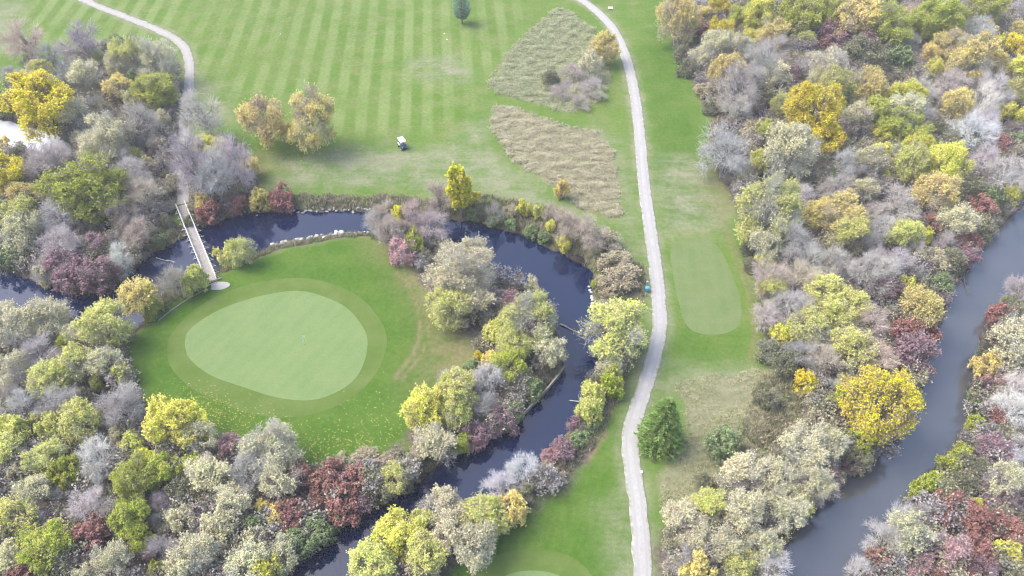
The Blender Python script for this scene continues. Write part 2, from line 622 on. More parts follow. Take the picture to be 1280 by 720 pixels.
def gz(x, y):
    """height of the ground sheet"""
    x, y = np.atleast_1d(np.asarray(x, float)), np.atleast_1d(np.asarray(y, float))
    i = np.clip(np.searchsorted(GX, x) - 1, 0, len(GX) - 2)
    j = np.clip(np.searchsorted(GY, y) - 1, 0, len(GY) - 2)
    tx = np.clip((x - GX[i]) / (GX[i + 1] - GX[i]), 0, 1)
    ty = np.clip((y - GY[j]) / (GY[j + 1] - GY[j]), 0, 1)
    return (Z2[i, j] * (1 - tx) * (1 - ty) + Z2[i + 1, j] * tx * (1 - ty) + Z2[i, j + 1] * (1 - tx) * ty + Z2[i + 1, j + 1] * tx * ty)


def gz1(x, y):
    return float(gz(x, y)[0])


def soft(poly, w, off=0.0, amp=1.0):
    return field(lambda q: smooth(.5 - (sdist(q, poly) + off + jit * amp) / w), 0)


A_forest = field(lambda q: smooth(.5 - (wood_sd + jit * 1.4) / 2.2), 0)
A_bank = np.maximum(field(lambda q: smooth(1 - (sdw + jit * 1.5 - 1.0) / 3.0), 0), soft(BANK, 1.6))
A_mud = field(lambda q: smooth(1 - (sdwj + .2) / 1.0), 0)
ISL = gp([(165, 445), (170, 420), (200, 392), (262, 352), (330, 315), (400, 302), (460, 296), (500, 330), (530, 372), (560, 410), (580, 440), (560, 490), (512, 545), (440, 590), (380, 578), (300, 545), (215, 520), (175, 485)])
BR = [(ISL, 3), (gp([(825, 10), (838, 40), (856, 90), (872, 140), (880, 190), (875, 260), (842, 285), (822, 230), (812, 140), (800, 60)]), 6),
      (gp([(842, 395), (930, 420), (938, 445), (910, 462), (870, 455), (846, 430)]), 8),
      (gp([(560, 800), (560, 712), (640, 655), (720, 600), (770, 540), (780, 560), (784, 600), (790, 680), (795, 800)]), 6)]
A_bright = np.max([soft(q, w, 0) for q, w in BR], 0) * np.where(P[:, 0] > 0, .85, 1.0)
PL = [gp([(340, 235), (345, 200), (430, 185), (560, 185), (600, 150), (612, 190), (660, 222), (720, 262), (780, 300), (800, 330), (790, 345), (700, 268), (600, 240), (480, 232)]),
      gp([(740, 160), (770, 175), (792, 230), (798, 300), (780, 290), (770, 230)]), gp([(825, 190), (880, 200), (905, 240), (915, 290), (880, 285), (835, 290), (815, 240)]),
      gp([(845, 455), (930, 460), (940, 480), (850, 485), (815, 520), (828, 470)]), gp([(510, 75), (560, 70), (590, 85), (580, 100), (530, 100)]),
      gp([(-100, 10), (30, 0), (20, 60), (-100, 80)]), gp([(240, 95), (275, 110), (290, 160), (250, 170)]),
      gp([(755, 640), (782, 620), (793, 680), (797, 760), (770, 760)])]
A_pale = np.max([soft(q, 9) for q in PL], 0)
d_p = field(lambda q: np.minimum(dline(q, PATH), dline(q, PATH2[:-3])), 99)
A_pale = np.maximum(A_pale, smooth(1 - (d_p - 1.6) / 1.6) * .8)
track = chaikin(gp([(897, 255), (908, 285), (921, 320), (931, 345), (938, 368), (944, 400), (944, 430), (940, 450)]), 2, False)
track2 = chaikin(gp([(985, 470), (940, 480), (915, 492), (890, 512), (862, 525), (845, 545), (835, 585), (826, 640)]), 2, False)
WORN = [gp([(505, 335), (560, 330), (600, 380), (610, 430), (560, 500), (520, 480), (545, 430), (530, 380)]), gp([(500, 345), (530, 330), (560, 385), (585, 430), (560, 465), (530, 440), (545, 400)]), gp([(205, 185), (235, 180), (300, 205), (345, 208), (330, 222), (270, 235), (215, 262)]),
        gp([(888, 215), (915, 225), (912, 255), (900, 255)]), gp([(462, 300), (500, 300), (510, 330), (480, 322)])]
A_worn = np.max([soft(q, 14) * .7 for q in WORN], 0)
A_worn = np.maximum(A_worn, field(lambda q: smooth(1 - np.abs(dline(q, track) - .4) / .7), 0) * .45)
arcs = [chaikin(gp([(500, 470), (525, 440), (533, 400), (520, 360), (500, 340)]), 2, False), chaikin(gp([(545, 490), (572, 450), (575, 410), (555, 375)]), 2, False)]
A_worn = np.maximum(A_worn, np.max([field(lambda q: smooth(1 - np.abs(dline(q, a) - .7) / .8), 0) for a in arcs], 0) * .8)
A_dry = np.max([soft(ROUGH_A, 1.2), soft(ROUGH_B, 1.2), soft(ROUGH_C, 2.5)], 0)
SAND = gp([(728, 572), (738, 556), (752, 538), (762, 535), (757, 550), (744, 570), (733, 580)])
A_worn = np.maximum(A_worn, soft(SAND, .8))
STR = gp([(-160, -60), (640, -60), (650, 40), (610, 110), (615, 140), (560, 165), (420, 170), (300, 120), (235, 110), (150, 60), (40, 60), (-160, 120)])
A_stripe = np.maximum(soft(STR, 10, amp=2), soft(BR[1][0], 3) * .25)

nx, ny = XX.shape
idx = np.arange(nx * ny).reshape(nx, ny)
F = np.stack((idx[:-1, :-1], idx[1:, :-1], idx[1:, 1:], idx[:-1, 1:]), -1).reshape(-1, 4)
ground = link("ground", mesh("ground", np.column_stack((P, Z)), F, [M['ground']], True,
              dict(forest=A_forest, bank=A_bank, mud=A_mud, bright=A_bright, pale=A_pale, worn=A_worn, dry=A_dry, stripe=A_stripe)))
tag(ground, "mown golf course lawn, woodland floor and creek banks", kind='structure')


def water(name, poly, m, label):
    lo, hi = poly.min(0) - 3, poly.max(0) + 3
    xs, ys = np.arange(lo[0], hi[0], 1.5), np.arange(lo[1], hi[1], 1.5)
    gx, gy = np.meshgrid(xs, ys, indexing='ij')
    q = np.stack((gx.ravel(), gy.ravel()), 1)
    id_ = np.arange(len(q)).reshape(gx.shape)
    f = np.stack((id_[:-1, :-1], id_[1:, :-1], id_[1:, 1:], id_[:-1, 1:]), -1).reshape(-1, 4)
    f = f[sdist(q[f].mean(1), poly) < 2.4]
    u, inv = np.unique(f, return_inverse=True)
    o = link(name, mesh(name, np.column_stack((q[u], np.full(len(u), WZ))), inv.reshape(-1, 4), [m], True))
    return tag(o, label, kind='structure')


water("creek", CREEK, M['creek'], "dark blue creek winding round the putting green")
water("river", RIVER, M['river'], "broad grey blue river along the eastern wood")
water("pond", POND, M['pond'], "pale shining pond under the golden trees")


def star_sheet(name, poly, m, lift, label):
    c = poly.mean(0)
    poly = c + (poly - c) * (1 + .009 * wobble(poly[:, 0], poly[:, 1], .45, 41))[:, None]
    n = len(poly)
    rings = max(4, int(np.abs(poly - c).max() / 1.0))
    V, Fc = [], []
    for r in range(1, rings + 1):
        q = c + (poly - c) * (r / rings)
        V.append(np.column_stack((q, gz(q[:, 0], q[:, 1]) + lift)))
    edge = poly + (poly - c) * .004
    V.append(np.column_stack((edge, gz(edge[:, 0], edge[:, 1]) - .05)))
    V = np.vstack(V + [np.array([[c[0], c[1], gz1(*c) + lift]])])
    for r in range(rings):
        for i in range(n):
            j = (i + 1) % n
            Fc.append((r * n + i, r * n + j, (r + 1) * n + j, (r + 1) * n + i))
    T = len(V) - 1
    me = mesh(name, V, [*Fc, *[(T, i, (i + 1) % n) for i in range(n)]], [m], False)
    bm = bmesh.new()
    bm.from_mesh(me)
    bmesh.ops.recalc_face_normals(bm, faces=bm.faces)
    bm.to_mesh(me)
    bm.free()
    return tag(link(name, me), label, kind='structure')


star_sheet("collar_lawn", COLLAR, M['collar'], .014, "mown collar of turf round the putting green")
star_sheet("putting_lawn", GREEN, M['green'], .03, "pale smooth oval putting green")
star_sheet("collar_lawn", COLLAR_B, M['collar'], .014, "collar of turf round the second green")
star_sheet("putting_lawn", GREEN_B, M['green'], .03, "edge of a second putting green")
star_sheet("tee_lawn", TEE, M['tee'], .02, "rounded oblong tee box beside the cart path")


def ribbon(name, pts, width, m, lift, label, edgeamp=.09, fade=False):
    seg = np.diff(pts, axis=0)
    L = np.concatenate(([0], np.cumsum(np.hypot(seg[:, 0], seg[:, 1]))))
    s = np.arange(0, L[-1], .45)
    q = np.stack((np.interp(s, L, pts[:, 0]), np.interp(s, L, pts[:, 1])), 1)
    t = np.gradient(q, axis=0)
    for _ in range(8):
        t = (np.roll(t, 1, 0) + t + np.roll(t, -1, 0)) / 3 if len(t) > 3 else t
    t[:3] = t[3]
    t[-3:] = t[-4]
    t /= np.linalg.norm(t, axis=1)[:, None]
    nrm = np.stack((-t[:, 1], t[:, 0]), 1)
    us = np.array([-1, -1, -.9, -.62, -.45, -.2, 0, .2, .45, .62, .9, 1, 1])
    dz = np.array([-.12, lift * .6, lift, lift, lift, lift + .01, lift + .015, lift + .01, lift, lift, lift, lift * .6, -.12])
    rut = np.array([0, 0, 0, .5, 1, .2, 0, .2, 1, .5, 0, 0, 0])
    edg = np.array([1, 1, .75, .1, 0, 0, .15, 0, 0, .1, .75, 1, 1])
    wl = width / 2 + edgeamp * (wobble(s, s * 0, 1.3, 21) + .6 * wobble(s, s * 0, 4.5, 23))
    wr = width / 2 + edgeamp * (wobble(s, s * 0, 1.3, 22) + .6 * wobble(s, s * 0, 4.5, 24))
    V, R, E = [], [], []
    for u, z, r, e in zip(us, dz, rut, edg):
        w = np.where(u < 0, wl, wr) * u
        v = q + nrm * w[:, None]
        V.append(np.column_stack((v, gz(v[:, 0], v[:, 1]) + z)))
        R.append(np.full(len(q), r))
        E.append(np.full(len(q), e))
    n, k = len(q), len(us)
    V = np.stack(V, 1).reshape(-1, 3)
    i = np.arange(n * k).reshape(n, k)
    Fq = np.stack((i[:-1, :-1], i[1:, :-1], i[1:, 1:], i[:-1, 1:]), -1).reshape(-1, 4)[:, ::-1]
    me = mesh(name, V, Fq, [m], False, dict(rut=np.stack(R, 1).ravel(), edge=np.stack(E, 1).ravel()))
    return tag(link(name, me), label, kind='structure')


ribbon("path", PATH, 2.65, M['gravel'], .05, "pale gravel cart path curving past the tee box")
ribbon("path", PATH2, 2.5, M['dirt'], .045, "pale gravel path down to the footbridge", .14)

# ------------------------------------------------------------------ trees: skeleton and leaf builders
def tubes(P0, P1, r0, r1, k=3, bend=None):
    """tapered k sided tubes, n of them at once; bend = offset of the middle ring"""
    n = len(P0)
    d = P1 - P0
    L = np.linalg.norm(d, axis=1, keepdims=True) + 1e-9
    d = d / L
    up = np.where(np.abs(d[:, 2:3]) > .9, np.array([[1., 0, 0]]), np.array([[0, 0, 1.]]))
    a = np.cross(d, up)
    a /= np.linalg.norm(a, axis=1, keepdims=True) + 1e-9
    b = np.cross(d, a)
    rings = [(P0, r0)]
    if bend is not None:
        rings.append(((P0 + P1) / 2 + bend, (r0 + r1) / 2))
    rings.append((P1, r1))
    ang = np.arange(k) * 2 * math.pi / k
    V = np.stack([c[:, None, :] + np.asarray(r)[:, None, None] * (np.cos(ang)[None, :, None] * a[:, None, :] + np.sin(ang)[None, :, None] * b[:, None, :]) for c, r in rings], 1)
    m = len(rings)
    bse = np.arange(n)[:, None] * (m * k)
    fs = []
    for r in range(m - 1):
        for i in range(k):
            j = (i + 1) % k
            fs.append(bse + np.array([[r * k + i, r * k + j, (r + 1) * k + j, (r + 1) * k + i]]))
    return V.reshape(-1, 3), np.concatenate(fs, 0)


def join(parts):
    V, Fs, o = [], [], 0
    for v, f in parts:
        V.append(v)
        Fs.append(f + o)
        o += len(v)
    return np.vstack(V), np.vstack(Fs)


def leafquads(C, size, r, up=.65, long_=1.35):
    n = len(C)
    nrm = r.normal(size=(n, 3))
    nrm[:, 2] += up * 2
    nrm /= np.linalg.norm(nrm, axis=1, keepdims=True)
    t = np.cross(nrm, r.normal(size=(n, 3)))
    t /= np.linalg.norm(t, axis=1, keepdims=True) + 1e-9
    b = np.cross(nrm, t)
    s = size * r.uniform(.6, 1.35, (n, 1))
    V = np.stack((C - t * s * .5 * long_, C + b * s * .42 + nrm * s * .12, C + t * s * .5 * long_, C - b * s * .42 + nrm * s * .12), 1)
    return V.reshape(-1, 3), np.arange(4 * n).reshape(n, 4)


def skeleton(seed, H=1.15, zc=.62, rz=.40, nl=11, n2=7, n3=6, nt=6, twig=.11, trunks=1, low=.12, upness=.5, lump=.26, tr=.022, flat=1.0, rnd=.65):
    """unit tree, crown 1 wide: trunk with limbs, twigs, and the points where leaves sit"""
    r = np.random.default_rng(seed)
    cz = zc * H
    R = np.array([.5 - lump * .62, .5 - lump * .62, rz * H - lump * .45])
    # lump centres spread over the crown's shell
    g = []
    i = 0
    while len(g) < nl:
        i += 1
        a = r.uniform(0, 2 * math.pi)
        z = r.uniform(-.75, 1)
        q = np.array([math.cos(a) * math.sqrt(1 - z * z), math.sin(a) * math.sqrt(1 - z * z), z]) * r.uniform(.58, 1.18) * R
        if all(np.linalg.norm(q - p) > .20 for p in g) or i > 400:
            g.append(q)
    g.append(np.array([0, 0, R[2] * .5]))
    g = np.array(g) + [0, 0, cz]
    nl = len(g)
    cen = np.array([0, 0, cz])
    ls = lump * r.uniform(.62, 1.35, nl)
    # second and third order nodes
    def shell(n, out):
        v = r.normal(size=(n, 3))
        v[:, 2] = v[:, 2] * .8 + .25
        v += out * .75
        return v / np.linalg.norm(v, axis=1, keepdims=True)
    out1 = (g - cen) / (np.linalg.norm(g - cen, axis=1, keepdims=True) + .05)
    N2 = np.repeat(g, n2, 0) + shell(nl * n2, np.repeat(out1, n2, 0)) * np.repeat(ls, n2)[:, None] * r.uniform(.35, .85, (nl * n2, 1))
    par2 = np.repeat(np.arange(nl), n2)
    out2 = np.repeat((N2 - g[par2]) / (ls[par2][:, None]), n3, 0)
    N3 = np.repeat(N2, n3, 0) + shell(len(N2) * n3, out2 + np.repeat(out1[par2], n3, 0) * .5) * lump * r.uniform(.25, .62, (len(N2) * n3, 1))
    par3 = np.repeat(np.arange(len(N2)), n3)
    od = N3 - cen
    od /= np.linalg.norm(od, axis=1, keepdims=True) + 1e-6
    d = r.normal(size=(len(N3) * nt, 3)) * rnd + np.repeat(od, nt, 0) * .8
    d[:, 2] += upness
    d /= np.linalg.norm(d, axis=1, keepdims=True)
    T = np.repeat(N3, nt, 0) + d * twig * r.uniform(.5, 1.25, (len(d), 1))
    kx = .5 / np.percentile(np.hypot(T[:, 0], T[:, 1]), 97.5)
    kz = H / np.percentile(T[:, 2], 99)
    for q in (N2, N3, T, g):
        q[:, :2] *= kx
        q[:, 2] = np.maximum(q[:, 2] * kz, .03)
    ls = ls * kx
    # limbs spring from the trunk
    fork = np.clip(low * H + (g[:, 2] - low * H) * r.uniform(.25, .5, nl), .02, None)
    lean = r.normal(size=2) * .02
    top = np.array([lean[0], lean[1], cz * kz + .05])
    if trunks == 1:
        base = np.zeros((nl, 3))
        S = np.column_stack((lean[0] * fork / top[2], lean[1] * fork / top[2], fork))
        tp = [tubes(np.array([[0, 0, -.03]]), top[None] * .55, np.array([tr * 1.25]), np.array([tr * .8]), 7),
              tubes(top[None] * .55, top[None], np.array([tr * .8]), np.array([tr * .35]), 6)]
    else:
        S = np.column_stack((r.normal(size=(nl, 2)) * .018, np.full(nl, -.02)))
        tp = []
    bend = r.normal(size=(nl, 3)) * .03 + np.array([0, 0, .03])
    tp.append(tubes(S, g, np.full(nl, tr * .62), np.full(nl, tr * .26), 5, bend))
    b2 = r.normal(size=(len(N2), 3)) * .015
    tp.append(tubes(g[par2], N2, np.full(len(N2), tr * .26), np.full(len(N2), tr * .13), 3, b2))
    tw = [tubes(N2[par3], N3, np.full(len(N3), tr * .13), np.full(len(N3), tr * .08), 3, r.normal(size=(len(N3), 3)) * .008),
          tubes(np.repeat(N3, nt, 0), T, np.full(len(T), tr * .085), np.full(len(T), tr * .035), 3)]
    return join(tp), join(tw), np.repeat(N3, nt, 0), T, r


FAM = {}


def family(name, n, leaves, leafsize, spread, **kw):
    """leaves per twig; several variants of each family, meshes shared by every tree that uses them"""
    out = []
    for i in range(n):
        kk = dict(kw)
        rr = random.Random(name + str(i))
        kk['H'] = kw.get('H', 1.15) * rr.uniform(.92, 1.08)
        t, w, A, T, r = skeleton(hash_seed(name, i), **kk)
        mt = mesh("trunk", t[0], t[1], [M['bark']], True)
        mw = mesh("branchwork", w[0], w[1], [M['bark']], False)
        ml = None
        if leaves > 0:
            per = kk['n2'] * kk['n3'] * kk['nt']
            nlump = len(T) // per
            fac = np.repeat(r.choice([.12, .5, 1.0, 1.5, 1.7], nlump), per) * np.repeat(r.uniform(.5, 1.5, nlump * kk['n2']), kk['n3'] * kk['nt'])
            if leaves > 3.3:
                fac = .45 + .55 * fac
            k = r.poisson(leaves * fac)
            I = np.repeat(np.arange(len(T)), k)
            f = r.uniform(.35, 1.1, (len(I), 1))
            C = A[I] + (T[I] - A[I]) * f + r.normal(size=(len(I), 3)) * spread
            V, Fq = leafquads(C, leafsize, r)
            # leaves of one twig keep a shade of their own
            v = np.clip(r.uniform(0, 1, len(T))[I] * .6 + r.uniform(0, 1, len(I)) * .4, 0, 1)
            ml = mesh("foliage", V, Fq, [M['leaf']], False, None, dict(v=v))
        out.append((mt, mw, ml))
    FAM[name] = out


def hash_seed(s, i):
    return sum(ord(c) * (k + 3) for k, c in enumerate(s)) * 17 + i * 101


family('bare', 4, 0, 0, 0, H=1.08, nl=13, lump=.22, n2=7, n3=6, nt=4, twig=.17, upness=.35, tr=.027, rnd=.95)
family('willow', 3, 0, 0, 0, H=.95, n2=7, n3=6, nt=5, rnd=.8, twig=.15, upness=.15, tr=.026, trunks=2, zc=.55, rz=.45)
family('sparse', 5, 1.75, .023, .008, H=1.05, nl=14, lump=.22, n2=8, n3=6, nt=5, twig=.14, upness=.45, tr=.022)
family('medium', 5, 2.8, .023, .010, H=1.04, nl=14, lump=.22, n2=8, n3=6, nt=5, twig=.13, upness=.4, tr=.022)
family('sparse_big', 2, 2.2, .017, .006, H=1.05, nl=18, lump=.19, n2=9, n3=7, nt=5, twig=.11, upness=.45, tr=.020)
family('medium_big', 3, 3.2, .017, .007, H=1.04, nl=18, lump=.19, n2=9, n3=7, nt=5, twig=.10, upness=.4, tr=.020)
family('dense_big', 3, 5.0, .018, .008, H=1.05, nl=18, lump=.19, n2=9, n3=7, nt=4, twig=.10, upness=.35, tr=.020)
family('grand', 1, 3.4, .0145, .007, H=1.05, nl=26, n2=6, n3=7, nt=5, twig=.13, upness=.10, tr=.022, lump=.15, rz=.46)
family('dense', 5, 4.8, .024, .012, H=1.05, nl=14, lump=.22, n2=8, n3=6, nt=4, twig=.12, upness=.35, tr=.022)
family('column', 2, 4.5, .06, .018, H=2.1, nl=12, n2=6, n3=5, nt=4, twig=.12, upness=.6, tr=.03, rz=.44, zc=.52, lump=.3)
family('shrub', 4, 5.0, .045, .018, H=.80, nl=8, n2=6, n3=5, nt=4, twig=.13, upness=.35, tr=.022, trunks=2, zc=.5, rz=.5)
family('twiggy', 4, 1.4, .042, .015, H=.80, nl=8, n2=6, n3=6, nt=6, twig=.15, upness=.4, tr=.020, trunks=2, zc=.5, rz=.5)
family('barebush', 3, 0, 0, 0, H=.85, nl=8, n2=7, n3=6, nt=6, twig=.16, upness=.45, tr=.020, trunks=2, zc=.5, rz=.5)

# code: name, family, small family, leaf colour, bark colour, short description, category
GREY, TAN, SILV, DARK = (.53, .50, .485), (.55, .48, .41), (.66, .65, .63), (.10, .085, .085)
KIND = {
    'B': ('bare_tree', 'bare', 'barebush', None, GREY, 'leafless grey tree', 'tree'),
    'T': ('bare_tree', 'bare', 'barebush', None, TAN, 'leafless tan twigged tree', 'tree'),
    'W': ('willow_tree', 'willow', 'barebush', None, SILV, 'bare silver branched willow', 'tree'),
    'K': ('bare_tree', 'bare', 'barebush', None, DARK, 'dark leafless tree', 'tree'),
    'S': ('cottonwood_tree', 'sparse', 'twiggy', (.68, .66, .41), (.49, .48, .45), 'silvery thin leaved tree', 'tree'),
    'C': ('maple_tree', 'sparse', 'twiggy', (.70, .65, .43), (.49, .47, .43), 'pinkish cream tree', 'tree'),
    'P': ('poplar_tree', 'medium', 'shrub', (.64, .65, .21), (.44, .43, .40), 'pale yellow leaved tree', 'tree'),
    'Y': ('golden_tree', 'dense', 'shrub', (.78, .68, .06), (.24, .21, .18), 'golden yellow tree', 'tree'),
    'L': ('lemon_tree', 'dense', 'shrub', (.74, .73, .15), (.34, .31, .27), 'lemon yellow tree', 'tree'),
    'G': ('elm_tree', 'dense', 'shrub', (.47, .52, .09), (.36, .34, .31), 'yellow green tree', 'tree'),
    'O': ('oak_tree', 'medium', 'shrub', (.76, .65, .25), (.42, .38, .34), 'tan orange tree', 'tree'),
    'R': ('red_shrub', 'shrub', 'shrub', (.38, .20, .17), (.32, .26, .25), 'brick red shrub', 'shrub'),
    'M': ('maroon_shrub', 'twiggy', 'twiggy', (.32, .21, .23), (.36, .31, .33), 'maroon purple shrub', 'shrub'),
    'E': ('mauve_shrub', 'twiggy', 'twiggy', (.52, .33, .33), (.46, .38, .40), 'dusty pink shrub', 'shrub'),
    'N': ('green_shrub', 'shrub', 'shrub', (.27, .35, .16), (.28, .27, .23), 'green leafy shrub', 'shrub'),
    'D': ('olive_shrub', 'twiggy', 'twiggy', (.25, .26, .15), (.30, .29, .27), 'dull olive shrub', 'shrub'),
    'U': ('tan_shrub', 'twiggy', 'twiggy', (.46, .41, .27), (.42, .39, .35), 'tan seedy shrub', 'shrub'),
    'X': ('grey_scrub', 'barebush', 'barebush', None, (.50, .46, .42), 'low leafless grey scrub', 'shrub'),
    'V': ('upright_tree', 'column', 'column', (.72, .68, .06), (.36, .33, .28), 'slim upright yellow tree', 'tree'),
}

